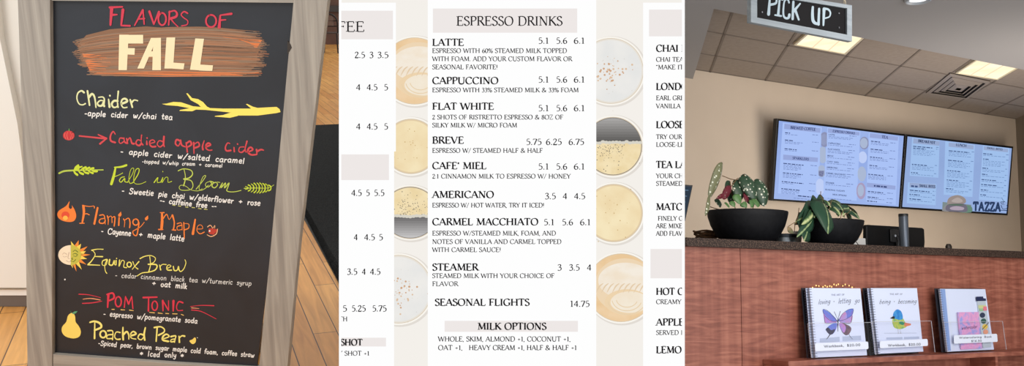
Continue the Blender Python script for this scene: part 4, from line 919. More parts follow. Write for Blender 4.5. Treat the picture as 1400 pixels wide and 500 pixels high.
# ---------------------------------------------------------------- the counter
xl = C.hit(931, 345)[0]; xc = C.hit(1470, 345)[0]
CT = C.at(C.w(0, 0, 0))
granite = mat('speckled brown stone', (44, 34, 30), .5, c2=(92, 74, 64), spec=.2, nscale=170, scale=(1, 1, 1), lo=.46, hi=.62, detail=2)
tp = C.hit(936, 323.5)[1]
mb = MB(); mb.box(xl, xc, -.03, .46, 0, tp-.004, .004); o = mb.build('countertop', granite, C); tag(o, 'long speckled brown stone countertop on the reddish wood counter', 'countertop')
def cherry():
    m, nt, o = base('figured cherry laminate'); b = nn(nt, 'ShaderNodeBsdfPrincipled'); nt.links.new(b.outputs[0], o.inputs[0]); b.inputs['Roughness'].default_value = .42
    tc = nn(nt, 'ShaderNodeTexCoord'); mp = nn(nt, 'ShaderNodeMapping'); mp.inputs['Scale'].default_value = (5, 5, 42)
    no = nn(nt, 'ShaderNodeTexNoise'); no.inputs['Scale'].default_value = 1; no.inputs['Detail'].default_value = 4; no.inputs['Distortion'].default_value = 1.6
    m2 = nn(nt, 'ShaderNodeMapping'); m2.inputs['Scale'].default_value = (26, 26, .8); n2 = nn(nt, 'ShaderNodeTexNoise'); n2.inputs['Scale'].default_value = 1; n2.inputs['Detail'].default_value = 3
    for q, w_ in ((mp, no), (m2, n2)): nt.links.new(tc.outputs['Object'], q.inputs[0]); nt.links.new(q.outputs[0], w_.inputs['Vector'])
    ad = nn(nt, 'ShaderNodeMath', operation='MULTIPLY_ADD'); ad.inputs[1].default_value = .6; nt.links.new(no.outputs[0], ad.inputs[0]); 
    mu = nn(nt, 'ShaderNodeMath', operation='MULTIPLY'); mu.inputs[1].default_value = .4; nt.links.new(n2.outputs[0], mu.inputs[0]); nt.links.new(mu.outputs[0], ad.inputs[2])
    r = nn(nt, 'ShaderNodeValToRGB'); e = r.color_ramp.elements; e[0].position = .34; e[1].position = .66; e[0].color = rgb((122, 66, 52)); e[1].color = rgb((176, 112, 92))
    k = e.new(.5); k.color = rgb((150, 88, 72)); nt.links.new(ad.outputs[0], r.inputs[0]); nt.links.new(r.outputs[0], b.inputs['Base Color'])
    return m
ch = cherry(); CM = ch
ct = empty('service_counter', C, 'reddish figured wood counter front below the stone top', 'counter')
xs = C.hit(1012, 350)[0]; zb = -C.o.z
edges = [xl, xs-.0012, xs+.0012, xs+1.35, xs+1.3524, xc]
for a, b in ((xl, xs-.0015), (xs+.0015, xs+2.0), (xs+2.003, xc)):
    mb = MB(); mb.box(a, b, 0, .02, zb+.1, -.0005); mb.build('front_panel', ch, parent=ct)
mb = MB(); mb.box(xl, xc, .0201, .4, zb+.0, -.001); mb.build('carcass', mat('dark carcass', (60, 38, 32), .7), parent=ct)
# display ledge
zl = C.hit(1240, 486.5, -.14)[1]; x0 = C.hit(1078, 492, -.14)[0]
LG = C.at(C.w(x0, 0, zl)); lg = empty('display_ledge', LG, 'narrow reddish wood ledge along the counter front holding the workbooks', 'shelf')
mb = MB(); mb.box(0, xc-x0, -.14, -.0005, -.02, 0, .002); mb.build('ledge_board', ch, parent=lg)
xd = LG.hit(1362, 492, -.13)[0]
for xx in (.012, xd, xd+1.4):
    mb = MB(); mb.box(xx-.009, xx+.009, -.132, -.0005, -.5, -.0205); mb.build('ledge_divider', ch, parent=lg)

# ---------------------------------------------------------------- books in clear holders
BK_ = Frame(C.w(C.hit(1150, 487, -.085)[0], -.085, zl+.0035), H, U+A*.10)
paper = mat('cool white cover', (214, 224, 250), .5); ink = mat('dark ink', (54, 60, 84), .6); acr = clear('clear acrylic')
blk = mat('shadow dark stack', (30, 32, 44), .6); coil = mat('blue black coil', (84, 98, 136), .35, .4); acm = mat('acrylic edge', (206, 208, 220), .25, spec=.8)  # stack colour carries the painted shadow border behind the covers
def baseframe(pl, pr_):   # frame whose origin lies on the ledge below the cover's lower edge
    x = BK_.hit(*pl)[0]; x2 = BK_.hit(*pr_)[0]; return Frame(BK_.w((x+x2)/2, 0, 0), BK_.x, BK_.z)
def workbook(quad, label, nstack, art, lab, labtext, back, hold):
    fr = baseframe(quad[3], quad[2]); hh = fr.hit
    pts = [hh(*p) for p in quad]; zmin = min(p[1] for p in pts)
    for k in range(nstack):
        f2 = Frame(fr.w(-.006*k, .0145*k, 0), fr.x, fr.z)
        t = empty('workbook', f2, label if k == 0 else back, 'book', 'spiral workbooks in clear holders')
        mb = MB(); mb.prism(pts, 0, .001); mb.build('cover', paper, parent=t)
        mb = MB(); mb.prism([(p[0]*.985, p[1]*.992+.001) for p in pts], .0012, .0115); mb.build('pages', blk if k else mat('page block', (190, 196, 214), .7), parent=t)
        mb = MB(); a, b = pts[0], pts[3]; n_ = 26
        for i in range(n_):
            u_ = (i+.5)/n_; x = a[0]+(b[0]-a[0])*u_; z = a[1]+(b[1]-a[1])*u_
            mb.tube([(x+.006+.0085*math.cos(q*math.pi/4), .006+.0085*math.sin(q*math.pi/4), z) for q in range(8)], .0010, 5, closed=True)
        mb.build('spiral_binding', coil, parent=t)
        if k == 0: art(t, fr)
    h_ = empty('brochure_holder', Frame(fr.o, fr.x, fr.z), hold, 'holder', 'clear holders on the ledge')
    (xa, za), (xb, zb_) = hh(*lab[4]), hh(*lab[5]); yb = .0145*nstack+.006
    mb = MB(); mb.box(xa, xb, -.014, -.0125, .002, zb_); mb.build('front_pane', acr, parent=h_)
    for q in (xa, xb-.002):
        mb = MB(); mb.box(q, q+.002, -.0125, yb, .002, zb_); mb.build('side_pane', acr, parent=h_)
        mb = MB(); mb.box(q-.0006 if q == xa else q+.0014, q+.0006 if q == xa else q+.0026, -.0146, -.0124, .002, zb_); mb.build('pane_edge', acm, parent=h_)
    mb = MB(); mb.box(xa, xb, -.0146, -.0124, zb_-.0012, zb_); mb.build('pane_edge', acm, parent=h_)
    mb = MB(); mb.box(xa, xb, -.0125, yb, .0, .002); mb.build('floor_pane', acr, parent=h_)
    mb = MB(); mb.prism([(pts[3][0]-.012, .002), (pts[2][0]+.012, .002), (pts[1][0]+.011, pts[1][1]+.004), (pts[0][0]-.010, pts[0][1]+.004)], yb, yb+.002); mb.build('back_pane', blk, parent=h_)
    lq = [fr.hit(p[0], p[1], -.0145) for p in lab[:4]]
    def rnd_c(q):
        out = []
        for i in range(4):
            a, b, c = Vector(q[i-1]), Vector(q[i]), Vector(q[(i+1) % 4]); r_ = .006
            u0 = b+(a-b).normalized()*r_; u1 = b+(c-b).normalized()*r_; md = b*.35+(u0+u1)*.325; out += [tuple(u0), tuple(md), tuple(u1)]
        return out
    lq = rnd_c(lq)
    mb = MB(); mb.prism(lq, -.0150, -.0142); mb.build('price_label', mat('label white', (226, 234, 252), .5), parent=h_)
    flat('lettering', labtext, ink, lambda a, b: fr.hit(a, b, -.0145), .0153, h_)
    return fr
s1 = crop(1080, 370, 3.844); s1b = crop(1100, 415, 8.333)
def cs(cr, sts): return [[[cr(p) for p in pl] for pl in q] for q in sts]
def A1(t, fr):
    q = lambda nm, st, m, off, cr=s1b: flat(nm, cs(cr, st), m, fr.hit, off, t)
    q('lettering', text("THE ART OF", 217, 286, 131, 8, 129, mode='hand', w=1.6), mat('grey ink', (132, 140, 168), .6), .0004, s1)
    q('lettering', text("loving", 147, 210, 176, 26, 172, mode='hand', w=1.9, slant=.3)+text("+", 226, 236, 166, 12, mode='hand', w=1.5)+text("letting", 252, 318, 172, 28, 168, mode='hand', w=1.9, slant=.3)+text("go", 338, 366, 168, 24, 166, mode='hand', w=1.9, slant=.3), ink, .0004, s1)
    pf = lambda s_: [[smooth(pts_of(s_), 3, True)]]
    bl = mat('wing blue', (84, 132, 220), .5, c2=(120, 110, 200), nscale=40, scale=(1, 1, 1)); pu = mat('wing purple', (160, 132, 216), .5, c2=(196, 132, 190), nscale=40, scale=(1, 1, 1)); bn = mat('wing brown', (52, 52, 78), .5); dkk = mat('wing line', (36, 34, 58), .5)
    pkk = mat('wing pink', (190, 128, 180), .5, c2=(150, 150, 220), nscale=40, scale=(1, 1, 1)); bw = mat('wing tan', (120, 92, 104), .5, c2=(84, 70, 92), nscale=60, scale=(1, 1, 1))
    q('butterfly_picture', pf("205,75 215,65 260,85 330,140 370,195 340,205 300,190 250,150 215,115"), bl, .0005); q('butterfly_picture', pf("215,115 250,150 300,192 368,205 330,215 240,222 225,190"), pu, .0006)
    q('butterfly_picture', pf("556,62 520,58 470,85 400,160 388,195 430,190 500,160 545,120"), bl, .0005); q('butterfly_picture', pf("470,95 430,120 395,180 430,185 480,165"), pkk, .0006); q('butterfly_picture', pf("545,125 500,162 400,200 440,220 500,225 535,200"), pkk, .0006)
    q('butterfly_picture', pf("365,218 300,235 240,290 250,310 300,350 335,330 365,270"), bl, .0005); q('butterfly_picture', pf("240,290 270,270 300,300 345,290 330,330 295,352 262,330"), bn, .0007)
    q('butterfly_picture', pf("392,222 450,225 520,260 530,300 500,350 460,355 420,310"), bw, .0005); q('butterfly_picture', pf("392,222 440,228 470,270 450,330 420,300"), pu, .0007)
    q('butterfly_picture', hand("[9]~290,345 275,370 250,402;~505,350 520,375 545,402;[13]380,170 378,250;[7]378,250 378,315;[4]~370,165 350,120 335,90;~382,165 395,120 405,85;[5]~205,72 220,62 280,95 370,195;~205,80 230,140 300,195 370,200;~556,58 500,65 430,115 388,190;~556,70 540,125 480,170 390,200;~225,150 230,205 250,224 360,215;~540,140 530,205 500,224 400,215", 5), dkk, .0009)
    q('cover_panel', [[[(172, 395), (398, 375), (400, 430), (172, 440)]], [[(430, 372), (640, 362), (645, 415), (432, 425)]]], mat('cover grey block', (176, 188, 216), .6), .0004)
    q('glint', [], ink, .001) if False else None
lab1 = [(1114.3, 468.6), (1186.8, 466.6), (1187.4, 476.8), (1114.3, 480), (1105.8, 489), (1189, 440.5)]
workbook([(1106.5, 393.4), (1176.3, 394), (1185.4, 485.3), (1115, 488.4)], 'spiral workbook with a blue and purple butterfly on its cover', 2, A1, lab1,
    cs(s1, text("Workbook, $20.00", 176, 370, 403, 12, 394, mode='hand', w=2.4)), 'workbook with a dark edge standing behind the butterfly workbook', 'clear holder carrying the butterfly workbook')
s2_ = crop(1180, 380, 4.55); s2b = crop(1205, 410, 8.333)
def A2(t, fr):
    q = lambda nm, st, m, off, cr=s2b: flat(nm, cs(cr, st), m, fr.hit, off, t)
    q('lettering', text("THE ART OF", 166, 244, 104, 9, 104, mode='hand', w=1.8), mat('grey ink', (132, 140, 168), .6), .0004, s2_)
    q('lettering', text("being", 98, 168, 160, 28, 158, mode='hand', w=2.1, slant=.3)+text("+", 188, 200, 150, 12, mode='hand', w=1.5)+text("becoming", 214, 330, 158, 28, 156, mode='hand', w=2.1, slant=.3), ink, .0004, s2_)
    pf = lambda s_: [[smooth(pts_of(s_), 3, True)]]
    q('bird_picture', pf("125,220 130,280 150,315 200,330 250,322 290,295 260,235 240,205 180,200"), mat('bird green', (150, 190, 80), .5, c2=(88, 168, 110), nscale=50, scale=(1, 1, 1), c3=(190, 196, 90)), .0005)
    q('bird_picture', pf("132,200 135,150 160,115 190,106 225,130 242,180 240,215 200,225 160,212"), mat('bird blue', (30, 120, 200), .5, c2=(70, 160, 220), nscale=40, scale=(1, 1, 1)), .0007)
    q('bird_picture', [[pts_of("95,208 130,184 152,186 150,212 125,214")]], mat('bird beak', (24, 26, 34), .5), .0009)
    q('bird_picture', [[pts_of("262,255 335,268 335,286 280,300 258,296")]], mat('bird tail', (214, 128, 100), .5), .0006)
    q('bird_picture', pf("200,262 220,240 262,262 240,285"), mat('bird wing', (54, 140, 110), .5), .0008)
    q('bird_picture', hand("[3]188,330 192,376;212,330 218,376;182,378 200,378;210,378 230,378", 3), mat('bird leg', (120, 110, 120), .5), .0006)
    q('cover_panel', [[[(30, 374), (400, 372), (400, 378), (30, 380)]], [[(55, 425), (240, 420), (240, 446), (55, 450)]], [[(256, 420), (430, 414), (430, 440), (256, 445)]]], mat('cover grey block', (176, 188, 216), .6), .0004)
lab2 = [(1202.8, 466), (1268, 463), (1268.6, 472.5), (1202.8, 475.8), (1194, 487), (1269.5, 438.5)]
workbook([(1190.6, 393.6), (1253.6, 393.6), (1262.4, 480.3), (1201, 483.3)], 'spiral workbook with a small blue and green bird on its cover', 2, A2, lab2,
    cs(s2_, text("Workbook, $20.00", 152, 358, 425, 14, 417, mode='hand', w=2.8)), 'workbook with a dark edge standing behind the bird workbook', 'clear holder carrying the bird workbook')
s3 = crop(1275, 385, 5.0)
def A3(t, fr):
    q = lambda nm, st, m, off, cr=s3: flat(nm, cs(cr, st), m, fr.hit, off, t)
    Q = lambda s_: [[pts_of(s_)]]
    q('cover_strip', Q("52,50 85,50 125,470 100,472"), mat('cover blue strip', (132, 160, 214), .5), .0003)
    q('cover_strip', Q("88,50 96,50 150,470 138,470"), mat('cover pale strip', (216, 226, 246), .3), .0004)
lab3 = [(1304, 458), (1363, 456), (1364, 467), (1304, 469.6), (1292, 482), (1367, 439)]
fr3 = workbook([(1285, 394.6), (1347, 395), (1359, 477.5), (1295, 480.5)], 'pale watercolour book kit in a clear plastic bag with a pink notebook', 1, A3, lab3,
    cs(s3, text("Watercoloring Book", 178, 404, 388, 12, 380, mode='hand', w=2.5)+text("$16.50", 262, 336, 411, 12, 408, mode='hand', w=2.5)), '', 'clear holder carrying the watercolour kit')
# pink spiral notebook and paint palette in the bag
def slab_at(fr, q, y0, y1, m, nm, par): mb = MB(); mb.prism([fr.hit(*s3(p), y0) for p in pts_of(q)], y0, y1); return mb.build(nm, m, parent=par)
nt_ = empty('pink_notebook', fr3, 'small spiral notebook with a pink and lilac cover in the plastic bag', 'notebook')
slab_at(fr3, "172,208 315,206 340,455 195,462", -.006, -.0008, mat('pink lilac cover', (204, 152, 206), .5, c2=(146, 160, 226), nscale=28, scale=(1, 1, 1), c3=(226, 160, 206)), 'cover', nt_)
flat('lettering', cs(s3, text("watercolor", 196, 302, 326, 22, 316, mode='hand', w=2.4, slant=.3)), mat('plum ink', (84, 50, 104), .6), lambda a, b: fr3.hit(a, b, -.006), .0063, nt_)
mb = MB()
for i in range(20):
    x, z = fr3.hit(*s3((164+i*1.15, 216+i*12.2)), -.004); mb.tube([(x+.004*math.cos(q*math.pi/4), -.0045+.0035*math.sin(q*math.pi/4), z) for q in range(8)], .0009, 5, closed=True)
mb.build('spiral_binding', mat('pale coil', (196, 200, 214), .4, .3), parent=nt_)
pal = empty('paint_palette', fr3, 'slim watercolour paint set with round pans beside the pink notebook', 'paint set')
slab_at(fr3, "305,128 362,130 402,445 345,452", -.005, -.0008, mat('palette body', (186, 198, 210), .35), 'tray', pal)
slab_at(fr3, "298,102 345,100 347,112 364,114 366,130 300,132", -.0058, -.0051, mat('navy cap', (34, 44, 84), .4), 'cap', pal)
for cx_, cy_, r_, c_ in ((340, 228, 18, (44, 56, 84)), (348, 268, 18, (48, 92, 84)), (358, 306, 18, (226, 196, 90)), (362, 342, 17, (226, 156, 130))):
    mb = MB(); mb.prism([fr3.hit(*s3(p), -.005) for p in disc(cx_, cy_, r_, r_, 16)], -.0062, -.0051); mb.build('paint_pan', mat('pan %d' % cy_, c_, .5), parent=pal)
for q_, c_ in (("315,160 366,160 368,182 317,182", (200, 206, 150)), ("318,170 345,168 346,200 322,200", (150, 190, 150)), ("346,168 370,168 373,196 348,196", (226, 120, 140))): slab_at(fr3, q_, -.0066-.0001*c_[0]/20, -.0051, mat('swatch %d' % c_[0], c_, .5), 'swatch', pal)
mb = MB(); a = fr3.hit(*s3((340, 325)), -.008); b = fr3.hit(*s3((385, 278)), -.008); mb.tube([(a[0], -.008, a[1]), (b[0], -.008, b[1])], .0012, 6); mb.build('brush', mat('brush brown', (96, 76, 50), .5), parent=pal)

# string of warm fairy lights behind the butterfly book
LX = fr_x = C.at(BK_.w(0, .05, 0))
fl = empty('fairy_lights', LX, 'string of tiny gold fairy lights lit behind the butterfly workbook', 'lights')
pp = []
for k in range(26):
    px = 1111+k*2.25; py = 392.0-1.3*abs(math.sin(k*.9))-(1.8 if 12 < k < 22 else 0)+1.0*math.cos(k*2.1); x, z = LX.hit(px, py, 0); pp.append((x, .004*math.sin(k*1.7), z))
mb = MB(); mb.tube([(pp[0][0], .01, .0)]+pp+[(pp[-1][0]+.004, .01, .0)], .0012, 5); mb.build('wire', mat('copper wire', (150, 96, 40), .4, .5), parent=fl)
for k, p_ in enumerate(pp):
    if k % 2 == 0 or k in (9, 13): mb = MB(); mb.lathe([(.0001, -.0035), (.0022, -.001), (.0024, .001), (.0001, .004)], c=p_, n=8); mb.build('bulb', glow('amber bulb', (255, 206, 130), 2.2, light=False), parent=fl)
# ---------------------------------------------------------------- planters on the counter top
zt_ = tp-.004
def leafmat(name, kind):
    if name in MC: return MC[name]
    m, nt, o = base(name); b = nn(nt, 'ShaderNodeBsdfPrincipled'); nt.links.new(b.outputs[0], o.inputs[0]); b.inputs['Roughness'].default_value = .42
    uv = nn(nt, 'ShaderNodeTexCoord')
    if kind.startswith('spot'):
        g0, g1 = {'spot': ((30, 56, 42), (58, 88, 62)), 'spotlight': ((98, 104, 76), (128, 128, 92)), 'spotred': ((84, 16, 34), (112, 30, 46))}[kind]
        vo = nn(nt, 'ShaderNodeTexVoronoi'); vo.inputs['Scale'].default_value = 76; vo.inputs['Randomness'].default_value = .75
        nt.links.new(uv.outputs['UV'], vo.inputs['Vector']); r = nn(nt, 'ShaderNodeValToRGB'); r.color_ramp.interpolation = 'LINEAR'
        r.color_ramp.elements[0].position = .27; r.color_ramp.elements[0].color = rgb((222, 226, 206)); r.color_ramp.elements[1].position = .36; r.color_ramp.elements[1].color = (0, 0, 0, 1)
        no = nn(nt, 'ShaderNodeTexNoise'); no.inputs['Scale'].default_value = 25; r2 = nn(nt, 'ShaderNodeValToRGB'); r2.color_ramp.elements[0].color = rgb(g0); r2.color_ramp.elements[1].color = rgb(g1)
        nt.links.new(uv.outputs['UV'], no.inputs['Vector']); nt.links.new(no.outputs[0], r2.inputs[0]); nt.links.new(vo.outputs['Distance'], r.inputs[0])
        mx = nn(nt, 'ShaderNodeMix', data_type='RGBA', blend_type='LIGHTEN'); mx.inputs[0].default_value = 1 if kind != 'spotred' else .15
        nt.links.new(r2.outputs[0], mx.inputs[6]); nt.links.new(r.outputs[0], mx.inputs[7]); nt.links.new(mx.outputs[2], b.inputs['Base Color'])
    else:       # variegated: pale stripe along the midrib (v = 0)
        sp = nn(nt, 'ShaderNodeSeparateXYZ'); nt.links.new(uv.outputs['UV'], sp.inputs[0]); ab = nn(nt, 'ShaderNodeMath', operation='ABSOLUTE'); nt.links.new(sp.outputs[1], ab.inputs[0])
        no = nn(nt, 'ShaderNodeTexNoise'); no.inputs['Scale'].default_value = 45; no.inputs['Detail'].default_value = 4; nt.links.new(uv.outputs['UV'], no.inputs['Vector'])
        ma = nn(nt, 'ShaderNodeMath', operation='MULTIPLY_ADD'); ma.inputs[1].default_value = .012; nt.links.new(no.outputs[0], ma.inputs[0]); nt.links.new(ab.outputs[0], ma.inputs[2])
        r = nn(nt, 'ShaderNodeValToRGB'); e = r.color_ramp.elements
        if kind == 'plain': cs_ = ((0, (84, 124, 70)), (1, (50, 92, 52)))
        elif kind == 'cream': cs_ = ((.0085, (196, 204, 150)), (.0125, (130, 158, 100)), (.0165, (38, 72, 44)))
        else: cs_ = ((.0062, (186, 198, 146)), (.0085, (100, 134, 88)), (.0112, (24, 56, 40)), (.02, (36, 72, 52)))
        e[0].position = cs_[0][0]; e[0].color = rgb(cs_[0][1]); e[1].position = cs_[-1][0]; e[1].color = rgb(cs_[-1][1])
        for p_, c_ in cs_[1:-1]: q = e.new(p_); q.color = rgb(c_)
        nt.links.new(ma.outputs[0], r.inputs[0]); nt.links.new(r.outputs[0], b.inputs['Base Color'])
    MC[name] = m; return m
def leaf(mb, a, b, w, shape='heart', curl=.25, twist=0.0, asym=0, mi=0, face=(0, -1, 0)):
    """leaf blade from base a to tip b, width w, arched toward the viewer"""
    a = Vector(a); b = Vector(b); ax = b-a; L = ax.length; ax.normalize(); f = Vector(face); f = (f-ax*f.dot(ax)).normalized()
    sd = ax.cross(f).normalized()
    sd, f = sd*math.cos(twist)+f*math.sin(twist), f*math.cos(twist)-sd*math.sin(twist)
    nu, nv = 12, 6; rows = []
    for i in range(nu+1):
        u_ = i/nu
        if shape == 'heart': ww = (math.sin(math.pi*min(1, u_**.62)))**.8*(1-.25*u_); 
        elif shape == 'wing': ww = (math.sin(math.pi*u_**.8))**.55
        else: ww = math.sin(math.pi*u_**.9)**.9
        ww = max(ww, .0)*w/2
        if i == 0 and shape != 'thin': ww = w*.1
        row = []
        for j in range(nv+1):
            v_ = j/nv*2-1; back = -.10*L*abs(v_)*(1-u_)**4 if shape == 'heart' else 0
            wv = ww*(1+asym*(1 if v_ > 0 else -1)*(1-u_))
            p = a+ax*(L*u_+back)+sd*(v_*wv)+f*(curl*L*.35*math.sin(math.pi*u_)-abs(v_)**1.5*ww*.35+.004*math.sin(u_*14)*abs(v_)*w*10*.1)
            row.append((p, (u_*L+hash((round(a.x, 4),)) % 7*.1, v_*wv)))
        rows.append(row)
    for i in range(nu):
        for j in range(nv):
            q = [rows[i][j], rows[i+1][j], rows[i+1][j+1], rows[i][j+1]]
            mb.face([x[0] for x in q], [x[1] for x in q], mi)
def planter_frame(px, py, y):
    x = C.hit(px, py, y)[0]; return C.at(C.w(x, y, zt_))
stone = mat('matte black pot', (15, 16, 20), .55, c2=(21, 22, 26), nscale=60, scale=(1, 1, 1), bump=.1, spec=.18)
soil = mat('dark soil', (44, 34, 26), .95, c2=(70, 54, 40), nscale=80, scale=(1, 1, 1), bump=.5)
def bowl(t, rx, ry, hgt, base_k):
    prof = [(base_k*.93, 0), (base_k, .004), (base_k+.16*(1-base_k), hgt*.08), (base_k+.48*(1-base_k), hgt*.26), (base_k+.78*(1-base_k), hgt*.55), (base_k+.93*(1-base_k), hgt*.8), (1.0, hgt*.97), (.99, hgt), (.955, hgt), (.94, hgt*.93), (.86, hgt*.8), (.0001, hgt*.8)]
    mb = MB(); mb.lathe(prof, sx=rx, sy=ry, n=56); mb.build('bowl', stone, parent=t, smooth=2)
    mb = MB(); mb.lathe([(.87, hgt*.80), (.8, hgt*.86), (.4, hgt*.9), (.0001, hgt*.91)], sx=rx, sy=ry, n=40); mb.build('soil', soil, parent=t, smooth=2)
# spotted begonia, larger bowl
B1 = planter_frame(1021, 325, .19)
x_l = B1.hit(966.5, 284)[0]; x_r = B1.hit(1074.5, 291)[0]; rx = (x_r-x_l)/2*.83; cxo = (x_r+x_l)/2
B1 = C.at(B1.w(cxo, 0, 0)); hg = B1.hit(1020, 284, -.13)[1]
t = empty('potted_begonia', B1, 'larger black bowl planter with a white-spotted begonia, standing on the stone countertop', 'potted plant', None)
bowl(t, rx, .15, hg, .60)
cb = crop(930, 210, 3.846)
def q3(px, py, y): x, z = B1.hit(px, py, y); return (x, y, z)
WK = 1.12
def Lf(mb, cr, a, b, w, ya=0, yb=-.03, **k):
    pa = cr(a); pb = cr(b); A_ = q3(*pa, ya); B_ = q3(*pb, yb); sc = w/(cr((1, 0))[0]-cr((0, 0))[0])**-1 if False else w
    s_ = (cr((1, 0))[0]-cr((0, 0))[0])*(C.o.y and 1)
    ww = abs(q3(pa[0]+w*s_, pa[1], ya)[0]-A_[0])*WK; leaf(mb, A_, B_, ww, **k)
SP, SL, SR = leafmat('spotted begonia leaf', 'spot'), leafmat('pale spotted underside', 'spotlight'), leafmat('begonia red underside', 'spotred')
PLN = leafmat('young leaf', 'plain')
def L1_(name, m, specs, cr, lab=None):
    for sp in specs:
        mb = MB(); a, b, w, ya, yb, kw = sp; Lf(mb, cr, a, b, w, ya, yb, **kw); o = mb.build(name, m, parent=t, smooth=2)
        md = o.modifiers.new('thickness', 'SOLIDIFY'); md.thickness = .0006; md.offset = 0
        if lab: o['label'] = lab
L1_('leaf', SP, [((262, 145), (240, 232), 44, .02, .0, dict(shape='wing', curl=.2, twist=.3)), ((312, 138), (304, 246), 62, .0, -.03, dict(shape='wing', curl=.3)), ((338, 106), (392, 246), 70, -.01, -.05, dict(shape='wing', curl=.35, asym=.15)),
    ((404, 132), (442, 278), 58, -.02, -.05, dict(shape='wing', curl=.35, twist=-.2)), ((200, 240), (210, 284), 36, .0, -.02, dict(shape='heart', curl=.2)), ((280, 190), (262, 262), 40, .03, .02, dict(shape='wing', curl=.2)), ((360, 190), (372, 268), 46, .03, .02, dict(shape='wing', curl=.2))], cb)
L1_('leaf', SL, [((222, 48), (150, 238), 54, -.03, -.03, dict(shape='wing', curl=.12, twist=.3)), ((156, 222), (131, 328), 28, -.16, -.19, dict(shape='wing', curl=.2, twist=.3))], cb, 'pale green spotted leaf standing on edge')
L1_('leaf', SR, [((268, 172), (222, 238), 34, -.03, -.05, dict(shape='wing', curl=.1)), ((240, 212), (188, 236), 16, -.04, -.06, dict(shape='thin', curl=.1)), ((352, 202), (350, 256), 30, -.03, -.05, dict(shape='wing', curl=.1))], cb, 'leaf with a red underside')
L1_('leaf', PLN, [((300, 215), (314, 268), 46, -.06, -.07, dict(shape='heart', curl=.2)), ((272, 250), (286, 282), 30, -.06, -.07, dict(shape='heart')), ((330, 256), (350, 284), 34, -.07, -.08, dict(shape='heart')), ((398, 240), (408, 282), 44, -.06, -.08, dict(shape='heart')), ((380, 250), (372, 284), 30, -.07, -.08, dict(shape='heart')), ((245, 258), (256, 284), 26, -.05, -.07, dict(shape='heart'))], cb, 'young plain green leaf')
stm = mat('brown green stem', (110, 84, 52), .6)
for sq in ("222,116 262,132 300,150 312,240", "152,232 138,262 150,276 200,292", "338,108 330,150 340,200 345,292", "404,134 392,180 395,240 380,292", "262,148 270,200 290,292", "268,172 300,130 312,140", "360,232 385,244 400,262"):
    mb = MB(); mb.tube([q3(*cb(p), -.02+.004*i) for i, p in enumerate(smooth(pts_of(sq), 4))], .0018, 6); mb.build('stem', stm, parent=t, smooth=True)
WK = 1.4
# striped philodendron, smaller bowl
B1 = planter_frame(1134, 328, .17)
x_l = B1.hit(1092, 296)[0]; x_r = B1.hit(1177.5, 301.5)[0]; rx = (x_r-x_l)/2*.86; cxo = (x_r+x_l)/2
B1 = C.at(B1.w(cxo, 0, 0)); hg = B1.hit(1134, 297.5, -.1)[1]
t = empty('potted_philodendron', B1, 'smaller black bowl planter with trailing cream-striped leaves, standing below the wall screens', 'potted plant', None)
bowl(t, rx, .12, hg, .58)
cp_ = crop(1050, 250, 5.264)
VG, CR = leafmat('striped leaf', 'stripe'), leafmat('cream striped leaf', 'cream')
f_ = -.14
L1_('leaf', VG, [((404, 150), (430, 368), 136, -.10, -.175, dict(shape='heart', curl=.22)), ((332, 205), (205, 390), 84, -.08, -.16, dict(shape='heart', curl=.25)), ((288, 285), (260, 418), 104, -.11, -.17, dict(shape='heart', curl=.12)), ((325, 170), (192, 285), 74, -.05, -.12, dict(shape='heart', curl=.3)),
    ((352, 130), (285, 175), 60, .0, -.05, dict(shape='heart', curl=.3)), ((455, 128), (540, 200), 74, .0, -.06, dict(shape='heart', curl=.4)), ((545, 190), (660, 262), 64, -.03, -.12, dict(shape='heart', curl=.4)), ((352, 118), (348, 200), 60, -.03, -.07, dict(shape='heart', curl=.3)),
    ((520, 188), (600, 178), 34, .02, .02, dict(shape='heart', curl=.3)), ((560, 215), (600, 268), 50, -.02, -.1, dict(shape='heart', curl=.3)), ((250, 235), (188, 300), 44, -.02, -.05, dict(shape='heart', curl=.3)), ((470, 118), (520, 150), 60, .04, .0, dict(shape='heart', curl=.3)), ((350, 180), (330, 250), 60, -.08, -.13, dict(shape='heart', curl=.3)), ((400, 120), (330, 150), 50, .03, .0, dict(shape='heart', curl=.3)), ((480, 170), (500, 240), 56, -.05, -.1, dict(shape='heart', curl=.3)), ((300, 190), (230, 250), 60, -.04, -.09, dict(shape='heart', curl=.3)), ((600, 195), (645, 225), 44, -.02, -.08, dict(shape='heart', curl=.3))], cp_)
L1_('leaf', CR, [((392, 118), (452, 175), 64, -.03, -.09, dict(shape='heart', curl=.4)), ((462, 165), (524, 236), 62, -.06, -.11, dict(shape='heart', curl=.3)), ((330, 215), (240, 300), 44, -.1, -.165, dict(shape='heart', curl=.2)), ((350, 150), (372, 168), 40, -.06, -.08, dict(shape='heart')), ((545, 210), (540, 240), 34, -.05, -.08, dict(shape='heart'))], cp_, 'leaf mostly cream and lime')
drym = mat('dry tan leaf', (150, 124, 92), .7, c2=(90, 96, 66), nscale=60, scale=(1, 1, 1))
L1_('dry_leaf', drym, [((140, 318), (184, 362), 22, -.15, -.16, dict(shape='thin', curl=.1))], cp_)
for sq in ("142,316 190,285 205,292 245,240 330,215", "190,350 195,300 215,245 222,180", "380,60 380,90 395,120 400,150", "335,215 345,250 380,262", "455,130 440,200 430,262", "545,192 530,220 520,262", "540,240 590,205"):
    mb = MB(); mb.tube([q3(*cp_(p), -.12+(.006*i if i > 8 else 0)) for i, p in enumerate(smooth(pts_of(sq), 4))], .0016, 6); mb.build('stem', stm, parent=t, smooth=True)

